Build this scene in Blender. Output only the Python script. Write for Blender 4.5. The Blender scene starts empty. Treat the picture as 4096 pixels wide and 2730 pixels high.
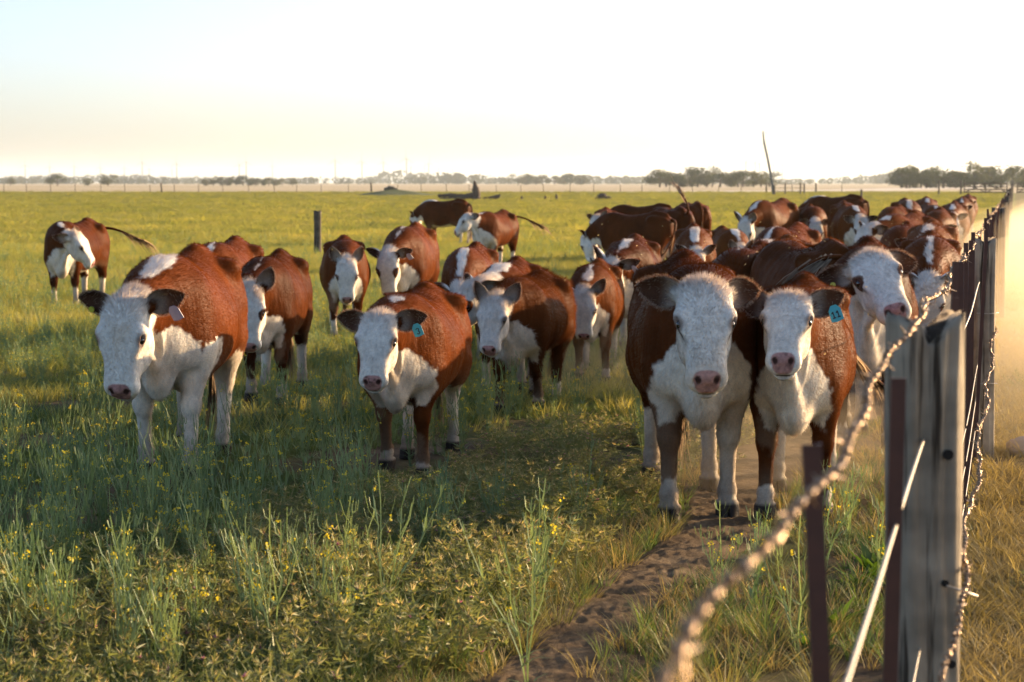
import bpy, math, random
import numpy as np
from mathutils import Vector, Euler

SC = bpy.context.scene
COL = SC.collection
rng = np.random.default_rng(7)
random.seed(7)

# ============================================================ camera
CAM_H = 1.75
cam = bpy.data.cameras.new('camera')
cam.sensor_width = 36.0
cam.lens = 70.0
cam.clip_start = 0.05
cam.clip_end = 30000
cam.dof.use_dof = True
cam.dof.focus_distance = 10.6
cam.dof.aperture_fstop = 5.6
camo = bpy.data.objects.new('camera', cam)
camo.location = (0, 0, CAM_H)
camo.rotation_euler = (math.radians(90 - 4.551), 0, 0)
COL.objects.link(camo)
SC.camera = camo

# ============================================================ sky, sun, exposure
SUN_AZ = math.radians(60)          # to the right of the view direction
SUN_EL = math.radians(11.5)
world = bpy.data.worlds.new('World')
SC.world = world
world.use_nodes = True
wn = world.node_tree
sky = wn.nodes.new('ShaderNodeTexSky')
sky.sky_type = 'NISHITA'
sky.sun_disc = False
sky.sun_elevation = SUN_EL
sky.sun_rotation = SUN_AZ
sky.altitude = 100
sky.air_density = 0.55
sky.dust_density = 2.5
sky.ozone_density = 1.0
wn.links.new(sky.outputs[0], wn.nodes['Background'].inputs[0])
wn.nodes['Background'].inputs[1].default_value = 0.15

sun = bpy.data.lights.new('sun', 'SUN')
sun.energy = 5.0
sun.angle = math.radians(0.6)
sun.color = (1.0, 0.70, 0.39)
suno = bpy.data.objects.new('sun', sun)
suno.rotation_euler = (Vector((math.sin(SUN_AZ) * math.cos(SUN_EL), math.cos(SUN_AZ) * math.cos(SUN_EL), math.sin(SUN_EL)))).to_track_quat('Z', 'Y').to_euler()
COL.objects.link(suno)

SC.view_settings.view_transform = 'Standard'
SC.view_settings.look = 'None'
SC.view_settings.gamma = 1.0
SC.view_settings.use_curve_mapping = False
SC.view_settings.exposure = 1.28
SC.render.engine = 'CYCLES'
SC.cycles.use_denoising = True
SC.cycles.max_bounces = 6
SC.cycles.diffuse_bounces = 3
SC.cycles.transmission_bounces = 4
SC.cycles.transparent_max_bounces = 8
SC.cycles.volume_bounces = 1
SC.cycles.sample_clamp_indirect = 6

# ============================================================ helpers
ORD = 'first second third fourth fifth sixth seventh eighth ninth tenth eleventh twelfth thirteenth fourteenth fifteenth sixteenth seventeenth eighteenth'.split()
def tag(o, label=None, cat=None, group=None, kind=None):
    if label: o['label'] = label
    if cat: o['category'] = cat
    if group: o['group'] = group
    if kind: o['kind'] = kind
    return o

def empty(name, loc=(0, 0, 0), rz=0):
    o = bpy.data.objects.new(name, None)
    o.empty_display_size = .1
    o.location = loc; o.rotation_euler = (0, 0, rz)
    COL.objects.link(o)
    return o

def np_mesh(name, V, Q, smooth=True, mats=(), midx=None, link=True, parent=None):
    """mesh from numpy arrays; Q is an (n,k) array or a list of such arrays"""
    if not isinstance(Q, list): Q = [Q]
    Q = [q for q in Q if len(q)]
    me = bpy.data.meshes.new(name)
    V = np.asarray(V, np.float32)
    me.vertices.add(len(V)); me.vertices.foreach_set('co', V.ravel())
    loops = np.concatenate([q.ravel() for q in Q]).astype(np.int32)
    tot = np.concatenate([np.full(len(q), q.shape[1], np.int32) for q in Q])
    start = np.concatenate([[0], np.cumsum(tot)[:-1]]).astype(np.int32)
    me.loops.add(len(loops)); me.loops.foreach_set('vertex_index', loops)
    me.polygons.add(len(tot)); me.polygons.foreach_set('loop_start', start)
    try: me.polygons.foreach_set('loop_total', tot)
    except Exception: pass
    me.polygons.foreach_set('use_smooth', np.full(len(tot), smooth, bool))
    for m in mats: me.materials.append(m)
    if midx is not None: me.polygons.foreach_set('material_index', np.asarray(midx, np.int32))
    me.update(calc_edges=True)
    o = bpy.data.objects.new(name, me)
    if parent is not None: o.parent = parent
    if link: COL.objects.link(o)
    return o

def attr_color(me, name, col):
    at = me.color_attributes.new(name, 'FLOAT_COLOR', 'POINT')
    c4 = np.ones((len(col), 4), np.float32); c4[:, :3] = col
    at.data.foreach_set('color', c4.ravel())

def attr_vec(me, name, vec):
    at = me.attributes.new(name, 'FLOAT_VECTOR', 'POINT')
    at.data.foreach_set('vector', np.asarray(vec, np.float32).ravel())

class MB:
    """collects pieces of one mesh"""
    def __init__(s): s.v = []; s.q = []; s.t = []; s.n = 0; s.mq = []; s.mt = []
    def add(s, V, Q, m=0):
        V = np.asarray(V, float); Q = np.asarray(Q, int) + s.n
        s.v.append(V); s.n += len(V)
        if Q.shape[1] == 4: s.q.append(Q); s.mq += [m] * len(Q)
        else: s.t.append(Q); s.mt += [m] * len(Q)
    def tube(s, pts, rad, seg=8, m=0, cap=True, squash=None):
        pts = [np.asarray(p, float) for p in pts]; n = len(pts)
        rad = [rad] * n if np.isscalar(rad) else rad
        V = []; up = None
        for i in range(n):
            d = pts[min(i + 1, n - 1)] - pts[max(i - 1, 0)]; d = d / (np.linalg.norm(d) + 1e-12)
            if up is None:
                up = np.array([0, 0, 1.]) if abs(d[2]) < .9 else np.array([1., 0, 0])
            a = np.cross(d, up); a /= np.linalg.norm(a); b = np.cross(a, d); up = b
            for k in range(seg):
                t = 2 * math.pi * k / seg
                V.append(pts[i] + rad[i] * (math.cos(t) * a + math.sin(t) * b))
        Q = []
        for i in range(n - 1):
            for k in range(seg):
                Q.append([i * seg + k, i * seg + (k + 1) % seg, (i + 1) * seg + (k + 1) % seg, (i + 1) * seg + k])
        s.add(V, Q, m)
        if cap:
            for i, rev in ((0, True), (n - 1, False)):
                c = [np.mean(V[i * seg:(i + 1) * seg], 0)] + V[i * seg:(i + 1) * seg]
                T = [[0, 1 + k, 1 + (k + 1) % seg] for k in range(seg)]
                if rev: T = [t[::-1] for t in T]
                s.add(c, T, m)
    def box(s, lo, hi, m=0):
        x0, y0, z0 = lo; x1, y1, z1 = hi
        V = [(x0, y0, z0), (x1, y0, z0), (x1, y1, z0), (x0, y1, z0), (x0, y0, z1), (x1, y0, z1), (x1, y1, z1), (x0, y1, z1)]
        s.add(V, [[0, 3, 2, 1], [4, 5, 6, 7], [0, 1, 5, 4], [1, 2, 6, 5], [2, 3, 7, 6], [3, 0, 4, 7]], m)
    def build(s, name, mats, parent=None, smooth=False, link=True):
        if not isinstance(mats, (list, tuple)): mats = [mats]
        Q = []; mi = []
        if s.q: Q.append(np.concatenate(s.q)); mi += s.mq
        if s.t: Q.append(np.concatenate(s.t)); mi += s.mt
        return np_mesh(name, np.concatenate(s.v), Q, smooth, mats, mi, link, parent)

def copy_tree(o, parent=None):
    c = o.copy(); COL.objects.link(c); c.parent = parent
    for ch in list(o.children): copy_tree(ch, c)
    return c

# ============================================================ materials
def new_mat(name):
    m = bpy.data.materials.new(name); m.use_nodes = True
    nt = m.node_tree; nt.nodes.clear()
    out = nt.nodes.new('ShaderNodeOutputMaterial')
    return m, nt, out

def N(nt, kind, **kw):
    n = nt.nodes.new(kind)
    for k, v in kw.items():
        if k in n.inputs.keys() if hasattr(n.inputs, 'keys') else False: n.inputs[k].default_value = v
        else: setattr(n, k, v)
    return n

def ramp(nt, fac, stops):
    r = nt.nodes.new('ShaderNodeValToRGB')
    e = r.color_ramp.elements
    while len(e) < len(stops): e.new(.5)
    for el, (p, c) in zip(e, stops):
        el.position = p; el.color = (*c, 1)
    nt.links.new(fac, r.inputs[0])
    return r.outputs[0]

def noise(nt, vec, scale, detail=4, rough=.55, dim='3D'):
    n = nt.nodes.new('ShaderNodeTexNoise'); n.inputs['Scale'].default_value = scale
    n.inputs['Detail'].default_value = detail; n.inputs['Roughness'].default_value = rough
    if vec is not None: nt.links.new(vec, n.inputs['Vector'])
    return n.outputs[0]

def mixc(nt, fac, a, b, blend='MIX'):
    m = nt.nodes.new('ShaderNodeMix'); m.data_type = 'RGBA'; m.blend_type = blend
    for sock, v in ((m.inputs[0], fac), (m.inputs[6], a), (m.inputs[7], b)):
        if isinstance(v, bpy.types.NodeSocket): nt.links.new(v, sock)
        elif np.isscalar(v): sock.default_value = v
        else: sock.default_value = (*v, 1)
    return m.outputs[2]

def bump(nt, h, strength=.5, dist=.01):
    b = nt.nodes.new('ShaderNodeBump'); b.inputs['Strength'].default_value = strength; b.inputs['Distance'].default_value = dist
    nt.links.new(h, b.inputs['Height'])
    return b.outputs[0]

def plant_mat(name, c0, c1, trans=.45, patch=0.0, pc=(.2, .15, .06), gloss=.03):
    """leaf tissue: diffuse + light passing through; colour varies by plant and by patch of ground"""
    m, nt, out = new_mat(name)
    oi = nt.nodes.new('ShaderNodeObjectInfo')
    geo = nt.nodes.new('ShaderNodeNewGeometry')
    col = mixc(nt, oi.outputs['Random'], c0, c1)
    nz = noise(nt, geo.outputs['Position'], .55, 3)
    rr = nt.nodes.new('ShaderNodeMapRange'); rr.inputs[1].default_value = .38; rr.inputs[2].default_value = .66
    nt.links.new(nz, rr.inputs[0])
    mm = nt.nodes.new('ShaderNodeMath'); mm.operation = 'MULTIPLY'; mm.inputs[1].default_value = patch
    nt.links.new(rr.outputs[0], mm.inputs[0])
    col = mixc(nt, mm.outputs[0], col, pc)
    big = ramp(nt, noise(nt, geo.outputs['Position'], .11, 4, .6), [(.32, (.66, .74, .70)), (.50, (1, 1, 1)), (.68, (1.28, 1.18, 1.10))])
    col = mixc(nt, 1.0, col, big, 'MULTIPLY')
    d = nt.nodes.new('ShaderNodeBsdfDiffuse'); t = nt.nodes.new('ShaderNodeBsdfTranslucent'); g = nt.nodes.new('ShaderNodeBsdfGlossy')
    g.inputs['Roughness'].default_value = .45; g.inputs['Color'].default_value = (.8, .8, .7, 1)
    nt.links.new(col, d.inputs[0])
    tc = mixc(nt, 1.0, col, (1.15, 1.05, .55), 'MULTIPLY')
    nt.links.new(tc, t.inputs[0])
    mx = nt.nodes.new('ShaderNodeMixShader'); mx.inputs[0].default_value = trans
    nt.links.new(d.outputs[0], mx.inputs[1]); nt.links.new(t.outputs[0], mx.inputs[2])
    m2 = nt.nodes.new('ShaderNodeMixShader'); m2.inputs[0].default_value = gloss
    nt.links.new(mx.outputs[0], m2.inputs[1]); nt.links.new(g.outputs[0], m2.inputs[2])
    nt.links.new(m2.outputs[0], out.inputs[0])
    return m

def solid_mat(name, col, rough=.8, metal=0.0, var=.25, scale=20, bmp=.3, bdist=.004, spec=.4):
    m, nt, out = new_mat(name)
    tc = nt.nodes.new('ShaderNodeTexCoord')
    nz = noise(nt, tc.outputs['Object'], scale, 5)
    c = mixc(nt, nz, tuple(x * (1 - var) for x in col), tuple(min(1, x * (1 + var)) for x in col))
    p = nt.nodes.new('ShaderNodeBsdfPrincipled')
    p.inputs['Roughness'].default_value = rough; p.inputs['Metallic'].default_value = metal
    p.inputs['Specular IOR Level'].default_value = spec
    nt.links.new(c, p.inputs['Base Color'])
    nt.links.new(bump(nt, nz, bmp, bdist), p.inputs['Normal'])
    nt.links.new(p.outputs[0], out.inputs[0])
    return m

def wood_mat(name, c0, c1, dark):
    """weathered, grey, split timber; grain along z"""
    m, nt, out = new_mat(name)
    tc = nt.nodes.new('ShaderNodeTexCoord')
    mp = nt.nodes.new('ShaderNodeMapping'); mp.inputs['Scale'].default_value = (38, 38, 1.6)
    nt.links.new(tc.outputs['Object'], mp.inputs[0])
    g = noise(nt, mp.outputs[0], 1.0, 6, .65)
    mp2 = nt.nodes.new('ShaderNodeMapping'); mp2.inputs['Scale'].default_value = (16, 16, .9)
    nt.links.new(tc.outputs['Object'], mp2.inputs[0])
    g2 = noise(nt, mp2.outputs[0], 1.0, 4, .6)
    big = noise(nt, tc.outputs['Object'], 5, 3)
    c = mixc(nt, g, c0, c1)
    c = mixc(nt, ramp(nt, big, [(.35, (0, 0, 0)), (.65, (.8, .8, .8))]), c, tuple(x * .45 for x in c0))
    crack = ramp(nt, g2, [(.40, (1, 1, 1)), (.47, (0, 0, 0))])
    c = mixc(nt, crack, c, dark)
    p = nt.nodes.new('ShaderNodeBsdfPrincipled'); p.inputs['Roughness'].default_value = .85; p.inputs['Specular IOR Level'].default_value = .25
    nt.links.new(c, p.inputs['Base Color'])
    h = nt.nodes.new('ShaderNodeMath'); h.operation = 'ADD'; nt.links.new(g, h.inputs[0]); nt.links.new(g2, h.inputs[1])
    nt.links.new(bump(nt, h.outputs[0], .9, .012), p.inputs['Normal'])
    nt.links.new(p.outputs[0], out.inputs[0])
    return m
# ============================================================ cattle
def smooth_table(xs, vals, x, sig):
    """dense table lookup of a smoothed poly-line"""
    g = np.linspace(xs[0], xs[-1], 400)
    v = np.interp(g, xs, vals)
    n = max(1, int(sig / (g[1] - g[0])))
    k = np.exp(-0.5 * (np.arange(-3 * n, 3 * n + 1) / n) ** 2); k /= k.sum()
    v = np.convolve(np.pad(v, 3 * n, mode='edge'), k, mode='valid')
    return np.interp(x, g, v)

def smin(a, b, k):
    h = np.clip(0.5 + 0.5 * (b - a) / k, 0, 1)
    return b * (1 - h) + a * h - k * h * (1 - h)

def smax(a, b, k):
    return -smin(-a, -b, k)

def sstep(a, b, x):
    t = np.clip((x - a) / (b - a), 0, 1)
    return t * t * (3 - 2 * t)

HP = np.array([0.985, 0.0, 1.185])                      # poll, where the head hinges
HA = math.radians(54)
HU = np.array([math.cos(HA), 0, -math.sin(HA)])         # poll to muzzle
HW = np.array([math.sin(HA), 0, math.cos(HA)])          # out of the face
HS = 1.05                                               # head size
NA = np.array([0.40, 0, 1.00]); NB = np.array([0.97, 0, 1.13])
ND = (NB - NA) / np.linalg.norm(NB - NA)

def head_uvw(x, z):
    return (x - HP[0]) * HU[0] + (z - HP[2]) * HU[2], (x - HP[0]) * HW[0] + (z - HP[2]) * HW[2]

def ell(X, Y, Z, c, r, ry=0.0):
    dx, dy, dz = X - c[0], Y - c[1], Z - c[2]
    if ry:
        cs, sn = math.cos(ry), math.sin(ry)
        dx, dz = dx * cs - dz * sn, dx * sn + dz * cs
    q = np.sqrt((dx / r[0]) ** 2 + (dy / r[1]) ** 2 + (dz / r[2]) ** 2)
    return (q - 1) * min(r)

def capsule(X, Y, Z, a, b, ra, rb):
    a = np.array(a); b = np.array(b); ab = b - a; L = ab @ ab
    t = np.clip(((X - a[0]) * ab[0] + (Y - a[1]) * ab[1] + (Z - a[2]) * ab[2]) / L, 0, 1)
    d = np.sqrt((X - a[0] - t * ab[0]) ** 2 + (Y - a[1] - t * ab[1]) ** 2 + (Z - a[2] - t * ab[2]) ** 2)
    return d - (ra + (rb - ra) * t)

def cow_field(X, Y, Z):
    Y = np.abs(Y)
    # ---- trunk
    tx = [-.80, -.77, -.70, -.60, -.46, -.30, -.10, .10, .28, .42, .54, .64, .72, .77]
    top = [1.06, 1.12, 1.20, 1.25, 1.275, 1.25, 1.215, 1.20, 1.212, 1.225, 1.19, 1.11, 1.00, .92]
    bot = [.90, .82, .72, .64, .59, .555, .525, .512, .515, .525, .545, .585, .66, .74]
    hw = [.05, .12, .20, .245, .265, .272, .305, .312, .285, .255, .225, .18, .12, .05]
    T = smooth_table(tx, top, X, .035); B = smooth_table(tx, bot, X, .035); W = smooth_table(tx, hw, X, .03)
    cz = B + (T - B) * .47
    up = np.maximum(Z - cz, 0) / (T - cz); dn = np.maximum(cz - Z, 0) / (cz - B)
    yy = Y / W
    RG = sstep(.25, -.35, X)                                # the back grows ridged towards the hips
    r = np.where(Z > cz, (yy ** (1.95 - .25 * RG) + up ** (1.75 - .35 * RG)) ** (1 / (1.86 - .28 * RG)), (yy ** 2.3 + dn ** 2.2) ** (1 / 2.25))
    f = (r - 1) * np.minimum(W, (T - B) * .5)
    f = np.maximum(f, np.maximum(X - .77, -.80 - X))
    # back ridge, hooks, pins, withers
    f = smin(f, capsule(X, Y, Z, (-.66, 0, 1.205), (-.40, 0, 1.245), .032, .030), .06)
    f = smin(f, ell(X, Y, Z, (-.46, .19, 1.135), (.075, .07, .06)), .06)
    f = smin(f, ell(X, Y, Z, (-.72, .10, 1.08), (.07, .05, .06)), .06)
    f = smin(f, ell(X, Y, Z, (.40, .05, 1.185), (.12, .06, .05)), .05)
    # flank hollow
    f = smax(f, -ell(X, Y, Z, (-.30, .325, 1.08), (.11, .06, .10)), .08)
    # thigh and stifle
    f = smin(f, ell(X, Y, Z, (-.57, .165, .86), (.18, .105, .29), -.15), .08)
    f = smin(f, ell(X, Y, Z, (-.40, .18, .72), (.10, .075, .14), .3), .07)
    # shoulder and upper arm
    f = smin(f, ell(X, Y, Z, (.40, .175, .86), (.13, .085, .27), .18), .06)
    f = smin(f, ell(X, Y, Z, (.50, .165, .74), (.10, .08, .12)), .06)
    # neck
    s = (X - NA[0]) * ND[0] + (Z - NA[2]) * ND[2]
    n = -(X - NA[0]) * ND[2] + (Z - NA[2]) * ND[0]
    ns = [-.15, 0, .15, .30, .42, .52, .60]
    nw = smooth_table(ns, [.20, .20, .165, .135, .115, .10, .07], s, .04)
    nu = smooth_table(ns, [.20, .205, .18, .15, .13, .11, .07], s, .04)
    nd = smooth_table(ns, [.38, .36, .31, .25, .20, .16, .10], s, .04)
    r = ((Y / nw) ** 2.0 + np.where(n > 0, n / nu, -n / nd) ** 2.0) ** .5
    g = np.maximum((r - 1) * nw, np.maximum(s - .62, -.15 - s))
    f = smin(f, g, .09)
    # dewlap and brisket
    f = smin(f, ell(X, Y, Z, (.64, 0, .60), (.11, .085, .13), .25), .06)
    f = smin(f, capsule(X, Y, Z, (.92, 0, .92), (.70, 0, .60), .02, .042), .05)
    # ---- head
    u, w = head_uvw(X, Z); u, w, Yb, Y = u / HS, w / HS, Y, Y / HS
    hu = [-.045, -.035, -.015, .02, .07, .13, .19, .25, .30, .34, .38, .41, .43, .45, .465, .472]
    hv = [.03, .055, .080, .102, .116, .122, .119, .107, .096, .088, .084, .083, .079, .070, .051, .03]
    wf = [-.03, .005, .035, .055, .068, .072, .067, .058, .051, .047, .044, .037, .024, .003, -.022, -.035]
    wb = [-.06, -.09, -.11, -.125, -.14, -.155, -.168, -.165, -.145, -.12, -.108, -.103, -.102, -.101, -.096, -.08]
    A = smooth_table(hu, hv, u, .007); Fw = smooth_table(hu, wf, u, .007); Bw = smooth_table(hu, wb, u, .008)
    wc = Fw - .062 + .028 * sstep(.3, .42, u)
    fr = np.maximum(w - wc, 0) / (Fw - wc); bk = np.maximum(wc - w, 0) / np.maximum(wc - Bw, .01)
    yy = Y / A
    r = np.where(w > wc, (yy ** 2.7 + fr ** 2.5) ** (1 / 2.6), (yy ** 1.9 + bk ** 1.9) ** (1 / 1.9))
    h = np.maximum((r - 1) * np.minimum(A, .06), np.maximum(u - .473, -.046 - u))
    hx = lambda c, rr, ry=0.0: ell(u, Y, w, c, rr, ry)
    h = smin(h, hx((.215, .055, -.095), (.105, .052, .065)), .03)           # cheek
    h = smin(h, hx((.160, .102, .034), (.030, .024, .024)), .03)            # brow
    h = smin(h, hx((.212, .100, .022), (.040, .018, .022)), .03)           # lower orbit
    h = smin(h, hx((.414, .044, -.024), (.045, .042, .042)), .02)           # lip pads
    h = smin(h, hx((.424, 0, -.084), (.052, .048, .025)), .015)             # chin
    h = smin(h, hx((.428, 0, .004), (.026, .054, .032), -.5), .014)         # nose pad
    h = smax(h, -hx((.450, .039, .024), (.024, .0135, .015), .6), .008)     # nostril
    h = smax(h, -hx((.447, .054, .006), (.016, .006, .016)), .008)
    h = smax(h, -hx((.475, 0, -.062), (.085, .13, .0055)), .010)            # mouth
    h = smax(h, -hx((.285, .122, .012), (.05, .018, .025)), .04)              # hollow before the cheek
    h = smax(h, -hx((.190, .120, .042), (.0235, .020, .0088), .25), .006)    # lid opening
    h = smin(h, hx((.012, .085, -.06), (.03, .045, .03)), .025)             # ear base
    Y = Yb
    f = smin(f, h * HS, .035)
    # ---- fore leg
    y0 = .15
    l = capsule(X, Y, Z, (.43, .16, .74), (.405, y0, .43), .095, .056)
    l = smin(l, ell(X, Y, Z, (.412, y0, .40), (.056, .052, .062)), .03)
    l = smin(l, capsule(X, Y, Z, (.40, y0, .38), (.395, y0, .16), .043, .037), .025)
    l = smin(l, ell(X, Y, Z, (.392, y0, .135), (.050, .048, .045)), .02)
    l = smin(l, capsule(X, Y, Z, (.40, y0, .12), (.425, y0, .07), .040, .046), .02)
    hoof = np.maximum(np.maximum(np.sqrt(((X - .432 + (Z - .0) * .45) / .078) ** 2 + ((Y - y0) / .060) ** 2) - 1, 0) * .06
                      + (np.sqrt(((X - .432 + Z * .45) / .078) ** 2 + ((Y - y0) / .060) ** 2) - 1) * 0.05, Z - .085)
    l = smin(l, hoof, .012)
    l = smax(l, -ell(X, Y, Z, (.51, y0, .0), (.07, .0045, .08)), .006)
    f = smin(f, l, .05)
    # ---- hind leg
    y1 = .145
    l = capsule(X, Y, Z, (-.49, .165, .72), (-.645, y1, .48), .125, .060)
    l = smin(l, ell(X, Y, Z, (-.665, y1, .465), (.062, .046, .066), .3), .03)
    l = smin(l, capsule(X, Y, Z, (-.668, y1, .50), (-.60, y1, .66), .028, .05), .05)
    l = smin(l, capsule(X, Y, Z, (-.655, y1, .44), (-.63, y1, .16), .047, .038), .03)
    l = smin(l, ell(X, Y, Z, (-.63, y1, .135), (.050, .046, .045)), .02)
    l = smin(l, capsule(X, Y, Z, (-.62, y1, .12), (-.595, y1, .07), .040, .045), .02)
    q = np.sqrt(((X + .588 + Z * .45) / .076) ** 2 + ((Y - y1) / .056) ** 2) - 1
    l = smin(l, np.maximum(np.maximum(q, 0) * .06 + q * .05, Z - .085), .012)
    l = smax(l, -ell(X, Y, Z, (-.51, y1, .0), (.07, .0045, .08)), .006)
    f = smin(f, l, .05)
    return np.maximum(f, -Z)

def grid_axis(spans):
    out = []
    for a, b, h in spans:
        n = max(1, int(round((b - a) / h)))
        out.append(np.linspace(a, b, n, endpoint=False))
    out.append(np.array([spans[-1][1]]))
    return np.concatenate(out)

def surface_nets(F, xs, ys, zs):
    S = F < 0
    c = [S[i:S.shape[0] - 1 + i, j:S.shape[1] - 1 + j, k:S.shape[2] - 1 + k] for i in (0, 1) for j in (0, 1) for k in (0, 1)]
    cnt = sum(a.astype(np.int8) for a in c)
    act = (cnt > 0) & (cnt < 8)
    I, J, K = np.nonzero(act)
    idx = -np.ones(act.shape, np.int64); idx[I, J, K] = np.arange(len(I))
    acc = np.zeros((len(I), 3)); num = np.zeros(len(I))
    off = [(i, j, k) for i in (0, 1) for j in (0, 1) for k in (0, 1)]
    val = {o: F[I + o[0], J + o[1], K + o[2]] for o in off}
    for o in off:
        for ax in range(3):
            if o[ax] == 0:
                p = list(o); p[ax] = 1; p = tuple(p)
                a, b = val[o], val[p]
                m = (a < 0) != (b < 0)
                t = np.where(m, a / np.where(m, a - b, 1), 0)
                P = [xs[I + o[0]].copy(), ys[J + o[1]].copy(), zs[K + o[2]].copy()]
                Q = [xs[I + p[0]], ys[J + p[1]], zs[K + p[2]]]
                P[ax] = P[ax] + t * (Q[ax] - P[ax])
                acc += np.where(m[:, None], np.stack(P, 1), 0); num += m
    V = acc / num[:, None]
    faces = []
    for ax in range(3):
        sl0 = [slice(None)] * 3; sl1 = [slice(None)] * 3
        sl0[ax] = slice(0, -1); sl1[ax] = slice(1, None)
        d = S[tuple(sl0)] != S[tuple(sl1)]
        i, j, k = np.nonzero(d)
        e = [i, j, k]; b, cc = (ax + 1) % 3, (ax + 2) % 3
        ok = (e[b] > 0) & (e[cc] > 0) & (e[b] < act.shape[b]) & (e[cc] < act.shape[cc])
        i, j, k = i[ok], j[ok], k[ok]
        e = [i, j, k]
        def cell(db, dc):
            q = [a.copy() for a in e]; q[b] -= db; q[cc] -= dc
            return idx[q[0], q[1], q[2]]
        quad = np.stack([cell(1, 1), cell(0, 1), cell(0, 0), cell(1, 0)], 1)
        flip = ~S[i, j, k]
        quad[flip] = quad[flip][:, ::-1]
        faces.append(quad)
    return V, np.concatenate(faces)

def cow_rest(level):
    m = (1.0, 2.0, 3.2)[level]
    xs = grid_axis([(-.86, .86, .0145 * m), (.86, 1.36, .0066 * m)])
    hy = grid_axis([(0, .15, .0066 * m), (.15, .37, .0125 * m)])
    ys = np.concatenate([-hy[:0:-1], hy])
    zs = grid_axis([(-.02, .76, .0135 * m), (.76, 1.30, .0080 * m)])
    ny = len(hy)
    X, Y, Z = np.meshgrid(xs, hy, zs, indexing='ij')
    F = np.empty(X.shape)
    for a in range(0, len(xs), 24):
        F[a:a + 24] = cow_field(X[a:a + 24], Y[a:a + 24], Z[a:a + 24])
    F = np.concatenate([F[:, :0:-1], F], 1)
    F[F == 0] = 1e-6
    return surface_nets(F, xs, ys, zs)

def ear_rest(side, up=0.0, fwd=0.35, n=12, m=7):
    """a cupped leaf, base at the head's ear stub, in rest coordinates; returns verts, quads, inner flag"""
    L, Wd = .205, .070
    outer = []; inner = []
    for i in range(n + 1):
        s = i / n
        hwid = Wd * (max(0.0, math.sin(math.pi * min(1, (s * .93 + .07)) ** .80)) ** .75) * (1 if s < .98 else .3)
        hwid = max(hwid, .012 * (1 - s) + .002)
        for j in range(m + 1):
            a = (j / m * 2 - 1)
            cup = (1 - a * a) * hwid * .75
            base = np.array([-.02 - .02 * s, .092 + L * s, a * hwid + .018 * s * s])   # (back, out, up) frame before turning
            o = base + np.array([-cup - .004, 0, 0]); q = base + np.array([-cup + .004 * min(1, (1 - abs(a)) * 6), 0, 0])
            outer.append(o); inner.append(q)
    V = np.array(outer + inner)
    # turn about the base: raise by `up`, swing back by fwd
    p0 = np.array([-.03, .085, 0])
    V = V - p0
    c, s_ = math.cos(up), math.sin(up)
    V = np.stack([V[:, 0], V[:, 1] * c - V[:, 2] * s_, V[:, 1] * s_ + V[:, 2] * c], 1)
    c, s_ = math.cos(fwd), math.sin(fwd)
    V = np.stack([V[:, 0] * c - V[:, 1] * s_, V[:, 0] * s_ + V[:, 1] * c, V[:, 2]], 1)
    V = V + p0
    V[:, 1] *= side
    # place: x along horizontal front, z up, about the ear base of the head
    base = HP + .022 * HU + -.040 * HW
    Vw = np.stack([base[0] + V[:, 0], V[:, 1], base[2] + V[:, 2]], 1)
    N = (n + 1) * (m + 1); Q = []
    for i in range(n):
        for j in range(m):
            a = i * (m + 1) + j
            q = [a, a + 1, a + m + 2, a + m + 1]
            if side < 0: q = q[::-1]
            Q.append(q); Q.append([N + t for t in q[::-1]])
    for i in range(n):
        for j in (0, m):
            a = i * (m + 1) + j; q = [a, a + m + 1, N + a + m + 1, N + a]
            if (j == 0) == (side < 0): q = q[::-1]
            Q.append(q)
    flag = np.concatenate([np.zeros(N), np.ones(N)])
    return Vw, np.array(Q), flag

def rot(axis, ang):
    """array of rotations (n,3,3) about a unit axis"""
    a = np.asarray(ang, float); c, s = np.cos(a), np.sin(a)
    x, y, z = axis
    R = np.empty(a.shape + (3, 3))
    R[..., 0, 0] = c + x * x * (1 - c); R[..., 0, 1] = x * y * (1 - c) - z * s; R[..., 0, 2] = x * z * (1 - c) + y * s
    R[..., 1, 0] = y * x * (1 - c) + z * s; R[..., 1, 1] = c + y * y * (1 - c); R[..., 1, 2] = y * z * (1 - c) - x * s
    R[..., 2, 0] = z * x * (1 - c) - y * s; R[..., 2, 1] = z * y * (1 - c) + x * s; R[..., 2, 2] = c + z * z * (1 - c)
    return R

def turn(V, piv, axis, ang):
    R = rot(axis, ang)
    return piv + np.einsum('nij,nj->ni', R, V - piv)

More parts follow.
